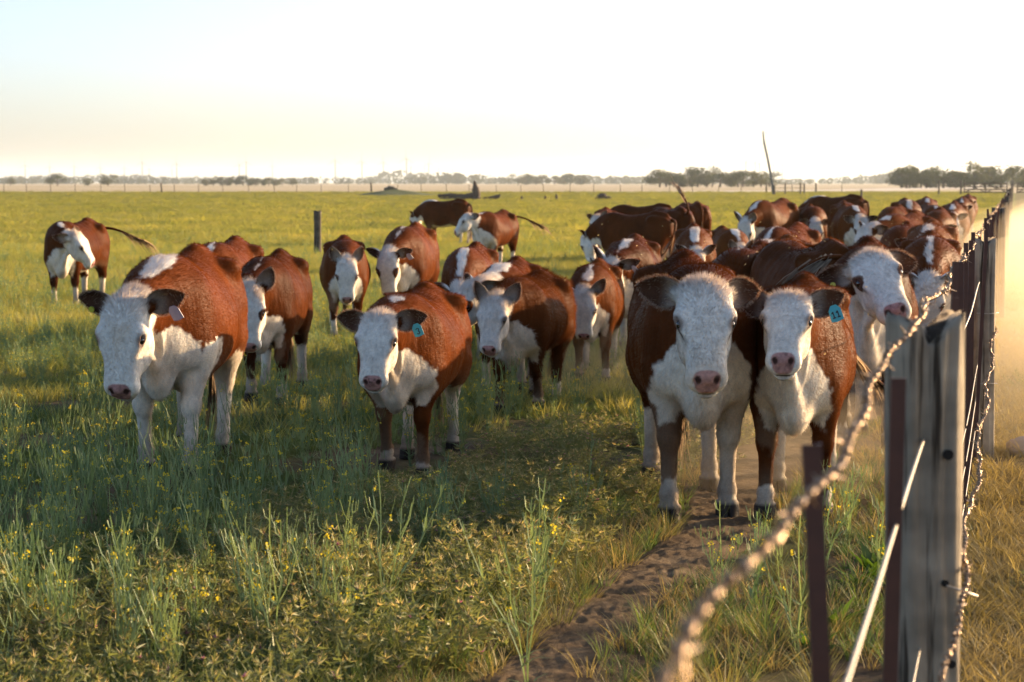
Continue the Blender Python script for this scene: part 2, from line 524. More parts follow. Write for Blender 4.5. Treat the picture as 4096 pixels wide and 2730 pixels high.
def cow_pose(V, p, R0=None):
    """V: rest coordinates (n,3); p: pose dict; returns posed coordinates in the cow's frame"""
    R0 = V if R0 is None else R0
    V = V.copy()
    x, y, z = R0[:, 0], R0[:, 1], R0[:, 2]
    s = (x - NA[0]) * ND[0] + (z - NA[2]) * ND[2]
    hw_ = sstep(.40, .60, s + .06 * sstep(1.0, .85, z) * sstep(.80, .95, x))
    hs = p.get('hsize', 1.0)
    if hs != 1.0: V = HP + (V - HP) * (1 + (hs - 1) * hw_)[:, None] * np.where(hw_[:, None] > 0, np.array([1, p.get('hbroad', 1.0), 1]), 1)
    # head hinge
    hy, hp, hr = p.get('hyaw', 0), p.get('hpitch', 0), p.get('hroll', 0)
    V = turn(V, HP - np.array([.05, 0, .03]), HU * 0 + np.array([.75, 0, -.66]), hr * hw_)
    V = turn(V, HP - np.array([.05, 0, .03]), (0, 1, 0), hp * hw_)
    V = turn(V, HP - np.array([.05, 0, .03]), (0, 0, 1), hy * hw_)
    # neck bend in five joints, far one first
    ny_, np_ = p.get('nyaw', 0), p.get('npitch', 0)
    for t in (.44, .34, .24, .14, .04):
        w = sstep(t - .10, t + .10, s) * sstep(.42, .62, x)
        piv = NA + ND * t - np.array([0, 0, .06])
        V = turn(V, piv, (0, 1, 0), np_ / 5 * w)
        V = turn(V, piv, (0, 0, 1), ny_ / 5 * w)
    # legs (each: swing of the whole limb, bend of the lower joint)
    for key, ax_, top_, knee, sy in (('fl', .41, .78, .41, 1), ('fr', .41, .78, .41, -1), ('hl', -.58, .80, .47, 1), ('hr', -.58, .80, .47, -1)):
        a, b = p.get(key, (0, 0))
        if not (a or b): continue
        side = sstep(-.03, .05, y * sy)
        near = 1 - sstep(.17, .27, np.abs(x - ax_))
        wk = sstep(knee + .05, knee - .05, z) * side * near
        wl = sstep(top_, .50, z) * side * near
        pk = np.array([ax_ if ax_ > 0 else -.655, 0, knee])
        V = turn(V, pk, (0, 1, 0), b * wk)
        wf = sstep(.17, .10, z) * side * near
        V = turn(V, np.array([ax_ if ax_ > 0 else -.63, 0, .13]), (0, 1, 0), -(a + b) * .85 * wf)
        V = turn(V, np.array([ax_, 0, top_]), (0, 1, 0), a * wl)
    fat = p.get('fat', 1.0)
    if fat != 1.0:
        k = 1 + (fat - 1) * sstep(.45, .62, R0[:, 2]) * sstep(.75, .45, R0[:, 0]) * np.ones(len(V))
        V[:, 1] *= k
    # sway of the spine
    bd = p.get('bend', 0)
    if bd:
        V = turn(V, np.array([.1, 0, 1.]), (0, 0, 1), bd * sstep(.25, -.75, x) * -1.0)
    return V

def hash3(i, j, k, seed):
    h = (i * 374761393 + j * 668265263 + k * 2147483647 + seed * 1274126177) & 0xffffffff
    h = ((h ^ (h >> 13)) * 1274126177) & 0xffffffff
    return ((h ^ (h >> 16)) & 0xffff) / 65535.0

def vnoise(P, f, seed=0):
    Q = np.asarray(P) * f + 100.0
    i = np.floor(Q).astype(np.int64); t = Q - i; t = t * t * (3 - 2 * t)
    out = 0
    for a in (0, 1):
        for b in (0, 1):
            for c in (0, 1):
                wgt = (t[:, 0] if a else 1 - t[:, 0]) * (t[:, 1] if b else 1 - t[:, 1]) * (t[:, 2] if c else 1 - t[:, 2])
                out = out + wgt * hash3(i[:, 0] + a, i[:, 1] + b, i[:, 2] + c, seed)
    return out * 2 - 1

RED = np.array([.108, .0285, .0066]); WHITE = np.array([.84, .79, .70])

def cow_coat(R, c, seed, earflag=None):
    """base colour of the hide per vertex, from rest coordinates; c: coat dict"""
    x, y, z = R[:, 0], R[:, 1], R[:, 2]
    ay = np.abs(y)
    n = .5 * vnoise(R, 9, seed) + .3 * vnoise(R, 22, seed + 1) + .25 * vnoise(R, 60, seed + 2)
    n2 = vnoise(R, 4, seed + 5)
    u, w = head_uvw(x, z); u, w = u / HS, w / HS
    hy_ = y / HS; hay = ay / HS
    s = (x - NA[0]) * ND[0] + (z - NA[2]) * ND[2]
    nn = -(x - NA[0]) * ND[2] + (z - NA[2]) * ND[0]
    # signed fields, positive = white
    face = (s - (c.get('face', .47 + .07 * ((seed * 29 % 11) / 11.0)) + .10 * sstep(-.05, .10, nn) * 0)) / 1.0 + .02 * n
    throat = np.minimum(s - .08, c.get('throat', .075) - ay + .03 * n - 1.2 * np.maximum(nn + .13, 0))
    zz = np.clip((z - .5) / .45, 0, 1.3)
    bibw = c.get('bib', .20) * np.interp(zz, [0, .25, .6, .85, 1.1], [.8, 1.0, .95, .6, .35])
    bib = np.minimum(np.minimum(bibw - ay, (x - .46) * .8), np.minimum(c.get('bibtop', .93) - z, z - .48)) + .035 * n
    belly = np.minimum(np.minimum(.17 - ay + .03 * n2, .62 - z), np.minimum(.40 - x, z - .47)) + .025 * n
    belly = np.where((np.abs(x - .41) < .12) | (np.abs(x + .56) < .18), np.minimum(belly, .09 - ay), belly)
    f = np.maximum(np.maximum(face, throat), np.maximum(bib, belly))
    if c.get('crest', 1 if ('cx' in c or 'cw' in c or (seed // 7) % 3) else 0):
        q_ = (seed * 37 % 17) / 17.0
        a0, a1 = c.get('cx', (.38 + .2 * q_, .70 + .12 * ((seed * 53 % 13) / 13.0)))
        cw_ = c.get('cw', .052 + .03 * q_) * .68 * (.45 + .55 * np.sin(np.pi * np.clip((x - a0) / (a1 - a0), 0, 1)))
        cr = np.minimum(np.minimum(cw_ + .030 * n2 + .02 * n - ay, (x - a0) * .5), (a1 - x) * .5) + .030 * n
        cr = np.where((z > 1.05) & (x > .1), cr, -1)
        f = np.maximum(f, cr)
    if c.get('flank'):
        f = np.maximum(f, c['flank'] * .12 - np.sqrt((x + .15) ** 2 + (z - .58) ** 2) + .05 * n)
    for key, front, sy in (('fl', 1, 1), ('fr', 1, -1), ('hl', 0, 1), ('hr', 0, -1)):
        hgt = c.get(key, .36 if front else .42)
        leg = np.where((np.abs(x - (.43 if front else -.58)) < (.20 if front else .24)) & (y * sy > 0) & (z < .80), np.minimum(hgt - z, (.15 if front else .20) - np.abs(x - (.43 if front else -.58))) + .07 * n, -1)
        f = np.maximum(f, leg)
    c = dict(c); c.setdefault('eyepatch', (0, .6, .9, 1.2)[(seed // 7) % 4])
    if c.get('eyepatch'):                     # red behind the eye / ear base
        ep = .05 * c['eyepatch'] - np.sqrt((u - .02) ** 2 + (hay - .10) ** 2 * .7 + (w + .045) ** 2) + .018 * n
        f = np.where(ep > 0, -ep, f)
    if c.get('ring'):                         # red round the eye
        rg = .047 * c['ring'] - np.sqrt(((u - .19) / 1.3) ** 2 + (hay - .108) ** 2 + (w - .03) ** 2) + .012 * n
        f = np.where((rg > 0) & (s > .45), -rg, f)
    wm = sstep(-.008, .012, f)
    red = RED * np.array(c.get('tone', (1, 1, 1)))
    rv = (1 + .22 * n2 + .18 * vnoise(R, 14, seed + 9))[:, None] * red
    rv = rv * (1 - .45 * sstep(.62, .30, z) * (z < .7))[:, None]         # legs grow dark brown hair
    hn = vnoise(R * np.array([1, 1, .45]), 70, seed + 31)
    wv = WHITE * (.90 + .07 * n + .14 * hn + .06 * vnoise(R, 28, seed + 33))[:, None]
    gr = sstep(.15, .6, vnoise(R, 6, seed + 41) + .4 * vnoise(R, 18, seed + 42)) * .22
    wv = wv * (1 - gr[:, None] * np.array([.5, .75, 1.0]))
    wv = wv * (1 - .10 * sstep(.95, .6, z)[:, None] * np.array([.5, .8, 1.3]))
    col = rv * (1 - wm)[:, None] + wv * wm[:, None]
    # mud and dust on the lower legs
    d = sstep(.34, .04, z + .10 * n) * (z < .5)
    col = col * (1 - .8 * d)[:, None] + np.array([.16, .115, .075]) * (.8 * d)[:, None]
    d = sstep(.05, .25, n2 + .3 * n) * sstep(.75, .5, z) * .4
    col = col * (1 - d)[:, None] + np.array([.24, .17, .11]) * d[:, None]
    hoof = sstep(.085, .07, z)
    col = col * (1 - hoof)[:, None] + np.array([.045, .036, .03]) * hoof[:, None]
    if earflag is None:
        hm = sstep(.44, .56, s) * (z > .7)
        # nose pad and lips
        pad = 1 - np.cbrt(np.abs((u - .440) / .046) ** 3 + np.abs(hy_ / (.058 + .2 * (w - .0))) ** 3 + np.abs((w + .004) / .056) ** 3)
        pad = np.minimum(pad, (w + .052) * 25)
        pm = sstep(-.02, .12, pad + .05 * n) * hm
        pink = np.array(c.get('nose', (.42, .22, .19)))
        pv = pink * (1 + .25 * vnoise(R, 90, seed + 3) + .2 * vnoise(R, 30, seed + 4))[:, None]
        dk = sstep(.25, .6, vnoise(R, 55, seed + 6)) * c.get('nosespot', .5)
        pv = pv * (1 - .7 * dk)[:, None]
        col = col * (1 - pm)[:, None] + pv * pm[:, None]
        nos = sstep(1.25, .8, np.sqrt(((u - .450) / .026) ** 2 + ((hay - .040) / .016) ** 2 + ((w - .020) / .018) ** 2)) * hm
        col = col * (1 - nos)[:, None] + np.array([.05, .025, .02]) * nos[:, None]
        mo = sstep(.010, .004, np.abs(w + .060)) * sstep(.37, .40, u) * hm
        col = col * (1 - mo)[:, None] + np.array([.06, .04, .03]) * mo[:, None]
        ch = sstep(.9, .4, np.sqrt(((u - .46) / .045) ** 2 + (hy_ / .05) ** 2 + ((w + .082) / .024) ** 2)) * hm * .6
        col = col * (1 - ch)[:, None] + np.array([.17, .12, .08]) * ch[:, None]
        # lids and tear stain
        e = np.sqrt(((u - .188) / 1.35) ** 2 + (hay - .112) ** 2 + (w - .036) ** 2)
        em = sstep(.040, .020, e) * .8 * hm
        col = col * (1 - em)[:, None] + np.array(c.get('lid', (.13, .07, .05))) * em[:, None]
        tr = sstep(.014, .004, np.abs(w - .026 - .05 * (u - .2) + .006 * n)) * sstep(.20, .215, u) * sstep(.30, .23, u) * hm * (ay > .06) * c.get('tear', .75)
        col = col * (1 - tr)[:, None] + np.array([.10, .07, .05]) * tr[:, None]
    else:
        # ears: brown outside unless white, dark brown inside, pale hair at the inner root
        out = np.array(c.get('earout', RED * 1.0))
        tipd = sstep(.10, .25, ay)
        inn = np.array([.095, .045, .026]) * (1 + .3 * n)[:, None] * (1 - .0 * tipd)[:, None]
        pale = sstep(.20, .12, ay + .02 * n)[:, None]
        inn = inn * (1 - .7 * pale) + np.array([.52, .43, .35]) * .7 * pale
        ov = out * (1 + .2 * n)[:, None]
        ov = ov * (1 - pale) + WHITE * pale
        col = np.where(earflag[:, None] > .5, inn, ov)
    return np.clip(col, .004, .86), wm
# ============================================================ layout of the place (metres; camera at the origin, looking along +y)
def fence_x(y): return -.212 + .2515 * y
PATH_Y = np.array([2.0, 5.0, 6.9, 8.0, 9.0, 9.9, 10.9, 13.0, 17.0, 24.0, 40.0])
PATH_X = np.array([-1.2, -.42, .10, .40, .72, .98, 1.22, 1.85, 3.0, 4.9, 9.0])
PATH_W = np.array([.30, .26, .21, .18, .18, .20, .26, .40, .55, .7, .9])
def path_x(y): return np.interp(y, PATH_Y, PATH_X)
def path_w(y): return np.interp(y, PATH_Y, PATH_W)

# ---- ground: one sheet out to the horizon
def axis(a, b, n, p): 
    t = np.linspace(-1, 1, n); return np.where(t < 0, -a * np.abs(t) ** p, b * np.abs(t) ** p)
gx = axis(-9000, 9000, 161, 4.0); gx = np.where(gx < 0, gx, gx); gx = np.sort(np.concatenate([-np.abs(gx[gx > 0]), [0], np.abs(gx[gx > 0])]))
gy = np.concatenate([np.linspace(-60, -4, 12), np.arange(-3, 40, .6), np.geomspace(40, 14000, 90)])
GX, GY = np.meshgrid(gx, gy, indexing='ij')
GP = np.stack([GX.ravel(), GY.ravel(), np.zeros(GX.size)], 1)
amp = .018 * sstep(2, 6, np.abs(GP[:, 0] - path_x(GP[:, 1])))
GP[:, 2] = (vnoise(GP * np.array([1, 1, 0]), .45, 3) * amp - .004) * (GP[:, 1] < 60) + np.where(GP[:, 1] >= 60, -.004, 0)
nx_, ny_ = len(gx), len(gy)
ii, jj = np.meshgrid(np.arange(nx_ - 1), np.arange(ny_ - 1), indexing='ij')
a = (ii * ny_ + jj).ravel()
GQ = np.stack([a, a + ny_, a + ny_ + 1, a + 1], 1)
m, nt, out = new_mat('pasture_soil')
geo = nt.nodes.new('ShaderNodeNewGeometry')
pos = geo.outputs['Position']
sep = nt.nodes.new('ShaderNodeSeparateXYZ'); nt.links.new(pos, sep.inputs[0])
def math_(op, a_, b_=None, clamp=False):
    n = nt.nodes.new('ShaderNodeMath'); n.operation = op; n.use_clamp = clamp
    for s_, v in ((n.inputs[0], a_), (n.inputs[1], b_)):
        if v is None: continue
        if isinstance(v, bpy.types.NodeSocket): nt.links.new(v, s_)
        else: s_.default_value = v
    return n.outputs[0]
def maprange(v, a_, b_):
    n = nt.nodes.new('ShaderNodeMapRange'); n.inputs[1].default_value = a_; n.inputs[2].default_value = b_
    nt.links.new(v, n.inputs[0]); return n.outputs[0]
fine = noise(nt, pos, 6.0, 8, .7)
soil = ramp(nt, fine, [(.3, (.07, .045, .027)), (.55, (.13, .088, .053)), (.8, (.19, .14, .09))])
green = ramp(nt, noise(nt, pos, 1.1, 6, .65), [(.3, (.035, .05, .012)), (.55, (.085, .10, .022)), (.8, (.16, .15, .04))])
far_green = ramp(nt, noise(nt, pos, .07, 10, .72), [(.3, (.19, .23, .05)), (.55, (.32, .325, .085)), (.75, (.43, .37, .12))])
near_w = maprange(sep.outputs[1], 14.0, 45.0)
cover = math_('MULTIPLY', maprange(noise(nt, pos, .9, 5, .6), .40, .58), .75)
c = mixc(nt, cover, soil, green)
c = mixc(nt, near_w, c, far_green)
# east of the fence: thin dry turf
fx = math_('SUBTRACT', sep.outputs[0], math_('ADD', math_('MULTIPLY', sep.outputs[1], .2515), -.212))
east = maprange(fx, -.1, .5)
dry = ramp(nt, fine, [(.3, (.13, .095, .05)), (.55, (.24, .18, .085)), (.8, (.34, .27, .13))])
c = mixc(nt, math_('MULTIPLY', east, .8), c, dry)
# the trampled lane along the fence
lane = math_('MULTIPLY', maprange(fx, -2.4, -1.2), maprange(sep.outputs[1], 10.5, 14.0))
lane = math_('MULTIPLY', lane, math_('SUBTRACT', 1.0, maprange(fx, -.3, .3)))
lane = math_('MULTIPLY', lane, math_('SUBTRACT', 1.0, maprange(sep.outputs[1], 60.0, 120.0)))
c = mixc(nt, lane, c, soil)
# stubble and dry grass beyond the boundary fence
wob = math_('MULTIPLY', noise(nt, pos, .012, 4), 55.0)
bnd = maprange(math_('ADD', sep.outputs[1], wob), 366.0, 380.0)
mpf = nt.nodes.new('ShaderNodeMapping'); mpf.inputs['Scale'].default_value = (.002, .011, 1); nt.links.new(pos, mpf.inputs[0])
stub = ramp(nt, noise(nt, mpf.outputs[0], 1.0, 5, .6), [(.30, (.30, .24, .11)), (.45, (.50, .40, .24)), (.60, (.58, .47, .30)), (.78, (.40, .32, .17))])
c = mixc(nt, bnd, c, stub)
p = nt.nodes.new('ShaderNodeBsdfPrincipled'); p.inputs['Roughness'].default_value = .95; p.inputs['Specular IOR Level'].default_value = .1
nt.links.new(c, p.inputs['Base Color'])
nt.links.new(bump(nt, noise(nt, pos, 9.0, 8, .7), .8, .04), p.inputs['Normal'])
nt.links.new(p.outputs[0], out.inputs[0])
ground = np_mesh('ground', GP, GQ, True, [m]); ground['kind'] = 'structure'

# ---- cattle path: bare, trodden soil with clods and hoof marks
py_ = np.arange(4.5, 15.0, .022); nv = 44
V = []; 
for y in py_:
    w_ = path_w(y) * 1.25
    t = np.linspace(-1, 1, nv)
    x = path_x(y) + t * w_ + .05 * math.sin(y * 2.1) + .03 * math.sin(y * 5.3 + 1)
    V.append(np.stack([x, np.full(nv, y), t], 1))
V = np.concatenate(V); tt = V[:, 2].copy(); V[:, 2] = 0
clod = vnoise(V, 11, 21) * .5 + vnoise(V, 26, 22) * .35 + vnoise(V, 55, 23) * .25
z = .014 + .011 * clod + .004 * vnoise(V, 90, 25) - .05 * np.maximum(np.abs(tt + .18 * vnoise(V, 5, 24)) - .72, 0)
for k in range(110):                                     # hoof prints: two-lobed dents with a raised rim
    hy = rng.uniform(4.6, 14.5); hx = path_x(hy) + rng.uniform(-.8, .8) * path_w(hy); an = rng.uniform(-.4, .2)
    dx, dy = V[:, 0] - hx, V[:, 1] - hy
    lx = dx * math.cos(an) - dy * math.sin(an); ly = dx * math.sin(an) + dy * math.cos(an)
    for s_ in (-1, 1):
        q = ((lx - s_ * .026) / .024) ** 2 + (ly / .055) ** 2
        z += np.where(q < 4, -.008 * np.exp(-q * 1.2) + .003 * np.exp(-(q - 2.2) ** 2 * 2), 0)
V[:, 2] = z
n_ = len(py_); ii, jj = np.meshgrid(np.arange(n_ - 1), np.arange(nv - 1), indexing='ij'); a = (ii * nv + jj).ravel()
m, nt, out = new_mat('trodden_soil')
geo = nt.nodes.new('ShaderNodeNewGeometry'); pos = geo.outputs['Position']
c = ramp(nt, noise(nt, pos, 3.5, 8, .7), [(.3, (.075, .049, .027)), (.5, (.13, .088, .050)), (.75, (.20, .145, .088))])
p = nt.nodes.new('ShaderNodeBsdfPrincipled'); p.inputs['Roughness'].default_value = .95; p.inputs['Specular IOR Level'].default_value = .1
nt.links.new(c, p.inputs['Base Color'])
nt.links.new(bump(nt, noise(nt, pos, 45, 6, .7), .8, .012), p.inputs['Normal'])
nt.links.new(p.outputs[0], out.inputs[0])
path = np_mesh('path', V, np.stack([a, a + 1, a + nv + 1, a + nv], 1), True, [m]); path['kind'] = 'structure'

# ---- pale farm track beyond the boundary fence
mb = MB()
ax_, ay_ = np.array([20.0, 345.0]), np.array([330.0, 1000.0])
pts = [np.array([-10, 372.0]), np.array([30, 372.0]), np.array([60, 420.0]), np.array([115, 560.0]), np.array([200, 860.0]), np.array([290, 1250.0])]
L_, R_ = [], []
for i, q in enumerate(pts):
    d = pts[min(i + 1, len(pts) - 1)] - pts[max(i - 1, 0)]; d /= np.linalg.norm(d); nrm = np.array([-d[1], d[0]])
    w_ = 9 + i * 1.5
    L_.append((*(q + nrm * w_), .01)); R_.append((*(q - nrm * w_), .01))
VV = np.array(L_ + R_); k = len(pts)
mb.add(VV, [[i, k + i, k + i + 1, i + 1] for i in range(k - 1)])
road = mb.build('road', solid_mat('track_dust', (.62, .53, .40), .95, var=.15, scale=.05, bmp=0), smooth=True); road['kind'] = 'structure'

# ---- low grassy mound far out in the pasture
t = np.linspace(-1, 1, 40); MX, MY = np.meshgrid(t, t, indexing='ij')
rr_ = np.sqrt(MX ** 2 + MY ** 2)
MV = np.stack([MX.ravel() * 9, MY.ravel() * 6, (.85 * np.exp(-(rr_ * 2.0) ** 2)).ravel() - .02], 1)
MV[:, 2] += .12 * vnoise(MV, .6, 4) * (MV[:, 2] > .05)
ii, jj = np.meshgrid(np.arange(39), np.arange(39), indexing='ij'); a = (ii * 40 + jj).ravel()
mound = np_mesh('mound', MV, np.stack([a, a + 40, a + 41, a + 1], 1), True, [solid_mat('mound_turf', (.085, .10, .025), .95, var=.4, scale=1.5, bmp=.8, bdist=.1)])
mound.location = (-15.3, 262, 0); mound['kind'] = 'structure'
# ============================================================ trees and wind turbines far off
bark_far = solid_mat('far_bark', (.09, .065, .045), .9, var=.2, scale=2)
leaf_far = plant_mat('far_leaf', (.045, .06, .022), (.085, .09, .035), .25)
def make_tree(seed, h, w, bushy):
    r = np.random.default_rng(seed)
    root = empty('tree')
    mb = MB()
    mb.tube([(0, 0, -.1), (.05 * h * .3, 0, h * .25), (.02 * h, .03 * h, h * .55)], [.045 * h, .035 * h, .015 * h], 7)
    for k in range(6):
        a = r.uniform(0, 6.28); z0 = h * r.uniform(.15, .45)
        mb.tube([(.01 * h, 0, z0), (math.cos(a) * w * .22, math.sin(a) * w * .22, z0 + h * .18), (math.cos(a) * w * .38, math.sin(a) * w * .38, z0 + h * .3)], [.018 * h, .011 * h, .004 * h], 5)
    mb.build('trunk', bark_far, root, True)
    # crown: lobes filled with small leaf clumps
    V, Q = [], []
    nl = int(13 if bushy else 9)
    lob = []
    for k in range(nl):
        a = r.uniform(0, 6.28); q = r.uniform(.03, .36) * w
        lob.append((math.cos(a) * q, math.sin(a) * q, h * (r.uniform(.10, .80) if bushy else r.uniform(.15, .8)), w * r.uniform(.17, .28), h * r.uniform(.14, .22)))
    n = 1500
    for k in range(n):
        lx, ly, lz, lr, lh = lob[r.integers(nl)]
        d = r.normal(size=3); d /= np.linalg.norm(d); q = r.uniform(.25, 1.05) ** .6
        c = np.array([lx + d[0] * lr * q, ly + d[1] * lr * q, max(.05 * h, lz + d[2] * lh * q)])
        s = h * r.uniform(.022, .05)
        e1 = r.normal(size=3); e1 /= np.linalg.norm(e1); e2 = np.cross(e1, r.normal(size=3)); e2 /= np.linalg.norm(e2)
        b = len(V); V += [c - e1 * s, c - e2 * s * .5, c + e1 * s, c + e2 * s * .55]; Q.append([b, b + 1, b + 2, b + 3])
    np_mesh('crown', V, np.array(Q), False, [leaf_far], parent=root)
    return root
protos = [make_tree(1, 6, 6.5, True), make_tree(2, 6, 5.5, True), make_tree(3, 6, 8, False), make_tree(4, 6, 7.5, True)]
used = set()
TREES = []   # (px x at 4096 width, distance, height, label, group, kind)
def trow(xa, xb, d, n, h, label, group, jit=1.0):
    for k in range(n):
        x = xa + (xb - xa) * (k + .5) / n + random.uniform(-.3, .3) * (xb - xa) / n
        TREES.append((x, d + random.uniform(-30, 30) * jit, h * random.uniform(.8, 1.2), f'{ORD[k]} from the left: ' + label, group))
trow(2625, 3085, 775, 15, 6.0, 'dark leafy tree in the hazy grove behind the leaning pole', 'trees of the grove behind the leaning pole')
trow(3590, 3745, 620, 8, 5.3, 'bushy tree in the grove left of the wooden gate', 'trees of the grove left of the wooden gate')
trow(3750, 3865, 640, 4, 5.6, 'rounded tree just behind the left end of the wooden gate', 'trees behind the left end of the gate')
trow(3880, 4010, 640, 3, 6.6, 'tall broad tree rising above the wooden gate', 'tall trees above the wooden gate')
trow(4020, 4140, 640, 3, 5.4, 'broad tree at the right edge of the picture behind the gate', 'trees at the right edge behind the gate')
trow(820, 1180, 1100, 13, 4.6, 'low tree in the hazy row above the post in the pasture', 'low trees in the hazy left row')
trow(2060, 2330, 1500, 8, 8.0, 'hazy tree on the horizon above the fallen dead tree', 'hazy trees above the fallen dead tree')
TREES += [(235, 1000, 6.0, 'lone round tree on the far left horizon', None), (355, 1150, 5.0, 'small lone tree second from the left on the horizon', None), (437, 1000, 5.2, 'lone bushy tree third from the left on the horizon', None), (48, 1200, 4.2, 'very small tree at the left edge of the horizon', None)]
for x, d, h, label, group in TREES:
    k = random.randrange(4)
    if 'broad' in label: k = random.choice([0, 3])
    o = protos[k] if k not in used else copy_tree(protos[k]); used.add(k)
    o.location = ((x - 2048) / 7964 * d, d, 0)
    s = h / 6 * 1.2; o.scale = (s * random.uniform(1.1, 1.5), s * 1.2, s); o.rotation_euler = (0, 0, random.uniform(0, 6.28))
    tag(o, label, 'tree', group)
for k in range(4):
    if k not in used:
        for c in list(protos[k].children): bpy.data.objects.remove(c)
        bpy.data.objects.remove(protos[k])

# far wooded skyline, too distant to tell the trees apart
V, Q = [], []
r = np.random.default_rng(5)
for d, hmul, n in ((2300, 1.0, 420), (3300, 1.15, 520)):
    for k in range(n):
        x = (r.uniform(-400, 4500) - 2048) / 7964 * d
        env = .55 + .45 * float(vnoise(np.array([[x / 160.0, d * .01, 0]]), 1.0, 8)[0])
        env += .25 * float(vnoise(np.array([[x / 40.0, d * .01, 3]]), 1.0, 9)[0])
        if env < .24: continue
        h = 12.5 * hmul * min(1.15, max(.3, env)) * r.uniform(.75, 1.1) * (d / 2300); w = h * r.uniform(.9, 1.6)
        for q in range(34):
            e = r.normal(size=3); e /= np.linalg.norm(e)
            c = np.array([x + e[0] * w * .5, d + e[1] * w * .5, max(.3, h * .5 + e[2] * h * .48)])
            s = h * r.uniform(.08, .17)
            e1 = np.array([r.normal(), .3 * r.normal(), r.normal()]); e1 /= np.linalg.norm(e1); e2 = np.cross(e1, [.2 * r.normal(), 1, .2 * r.normal()]); e2 /= np.linalg.norm(e2)
            b = len(V); V += [c - e1 * s, c - e2 * s * .7, c + e1 * s, c + e2 * s * .7]; Q.append([b, b + 1, b + 2, b + 3])
o = np_mesh('treeline', V, np.array(Q), False, [leaf_far]); tag(o, 'long hazy line of trees along the horizon', 'treeline', None, 'stuff')

# wind turbines
white_paint = solid_mat('turbine_paint', (.15, .18, .23), .8, var=.03, scale=.1, bmp=0)
def make_turbine():
    root = empty('wind_turbine')
    mb = MB(); mb.tube([(0, 0, 0), (0, 0, 25), (0, 0, 50)], [1.9, 1.6, 1.2], 10); mb.build('tower', white_paint, root, True)
    mb = MB(); mb.tube([(0, 2.4, 50.9), (0, 2.0, 50.9), (0, -1.6, 50.9), (0, -2.2, 50.9)], [.7, 1.0, 1.0, .6], 8); mb.build('nacelle', white_paint, root, True)
    mb = MB(); mb.tube([(0, -2.1, 50.9), (0, -2.9, 50.9), (0, -3.4, 50.9)], [.9, .75, .15], 8); mb.build('hub', white_paint, root, True)
    for k in range(3):
        a = k * 2.0944
        dr = np.array([math.sin(a), 0, math.cos(a)]); pr = np.array([math.cos(a), 0, -math.sin(a)])
        V = []
        for t, c_ in ((0, .5), (.12, 1.15), (.5, .75), (1, .18)):
            for e, f_ in ((-.35, .0), (.65, 0), (.15, .22)):
                V.append(np.array([0, -2.7 + f_ * c_, 50.9]) + dr * (.8 + 21 * t) + pr * e * c_)
        Q = [[3 * i + j, 3 * i + (j + 1) % 3, 3 * i + 3 + (j + 1) % 3, 3 * i + 3 + j] for i in range(3) for j in range(3)]
        np_mesh('blade', V, np.array(Q), True, [white_paint], parent=root)
    return root
tb = make_turbine(); first = True
TX = [(62, 42), (118, 39), (174, 40), (234, 37), (289, 36), (330, 49), (346, 33), (398, 30), (409, 46), (552, 44), (568, 50), (628, 40), (772, 53), (833, 51), (882, 49), (935, 58), (945, 38), (976, 35), (986, 46), (1009, 34), (1041, 33), (1712, 50), (1733, 48), (1743, 46), (1776, 44), (1795, 44)]
SIDE = lambda x: 'left' if x < 700 else ('middle' if x < 1200 else 'right')
for i, (x, hp) in enumerate(TX):
    o = tb if first else copy_tree(tb); first = False
    d = 4700 * (46 / hp) ** .5
    o.location = ((x * 1.741 - 2048) / 7964 * d, d, 0)
    s = hp * 1.741 * d / 7964 / 51.0; o.scale = (s, s, s)
    o.rotation_euler = (0, 0, random.uniform(-.5, .5))
    for b in o.children:
        if b.name.startswith('blade'): pass
    side = 'left' if x < 700 else ('middle' if x < 1200 else 'right')
    rank = sum(SIDE(q) == SIDE(x) and q < x for q, _ in TX)
    tag(o, ORD[rank] + ' from the left: ' + {'left': 'pale wind turbine on the hazy left horizon', 'middle': 'pale wind turbine on the hazy horizon above the middle cows', 'right': 'pale wind turbine on the horizon beside the leaning pole'}[side], 'wind turbine', {'left': 'turbines on the left horizon', 'middle': 'turbines above the middle cows', 'right': 'turbines beside the leaning pole'}[side])
TURB_TOP = 90.0
# ============================================================ the near fence running away on the right
wood_grey = wood_mat('weathered_wood', (.30, .24, .165), (.54, .445, .32), (.045, .032, .02))
wood_far = wood_mat('weathered_wood_brown', (.12, .095, .07), (.22, .18, .13), (.02, .016, .012))
rust = solid_mat('rusty_steel', (.075, .026, .014), .6, .0, .35, 30, .4, .002, .5)
galv = solid_mat('galvanised_wire', (.36, .32, .27), .5, .6, .2, 60, .1, .001)
barb = solid_mat('barbed_wire_steel', (.30, .20, .12), .28, .85, .35, 90, .1, .001)
FD = np.array([.2515, 1.0]); FD = FD / np.linalg.norm(FD)          # along the fence
FN = np.array([FD[1], -FD[0]])                                      # to its right

def at_fence(y, off=0.0, z=0.0):
    return np.array([fence_x(y) + FN[0] * off, y + FN[1] * off, z])

fence = empty('wire_fence', (fence_x(12.6), 12.6, 0))
tag(fence, 'cattle fence of weathered posts, rusty battens and barbed wire running away on the right', 'fence')
def fpart(mb, name, mat, smooth=False):
    o = mb.build(name, mat, None, smooth)
    o.parent = fence
    o.location = (-fence_x(12.6), -12.6, 0)
    return o

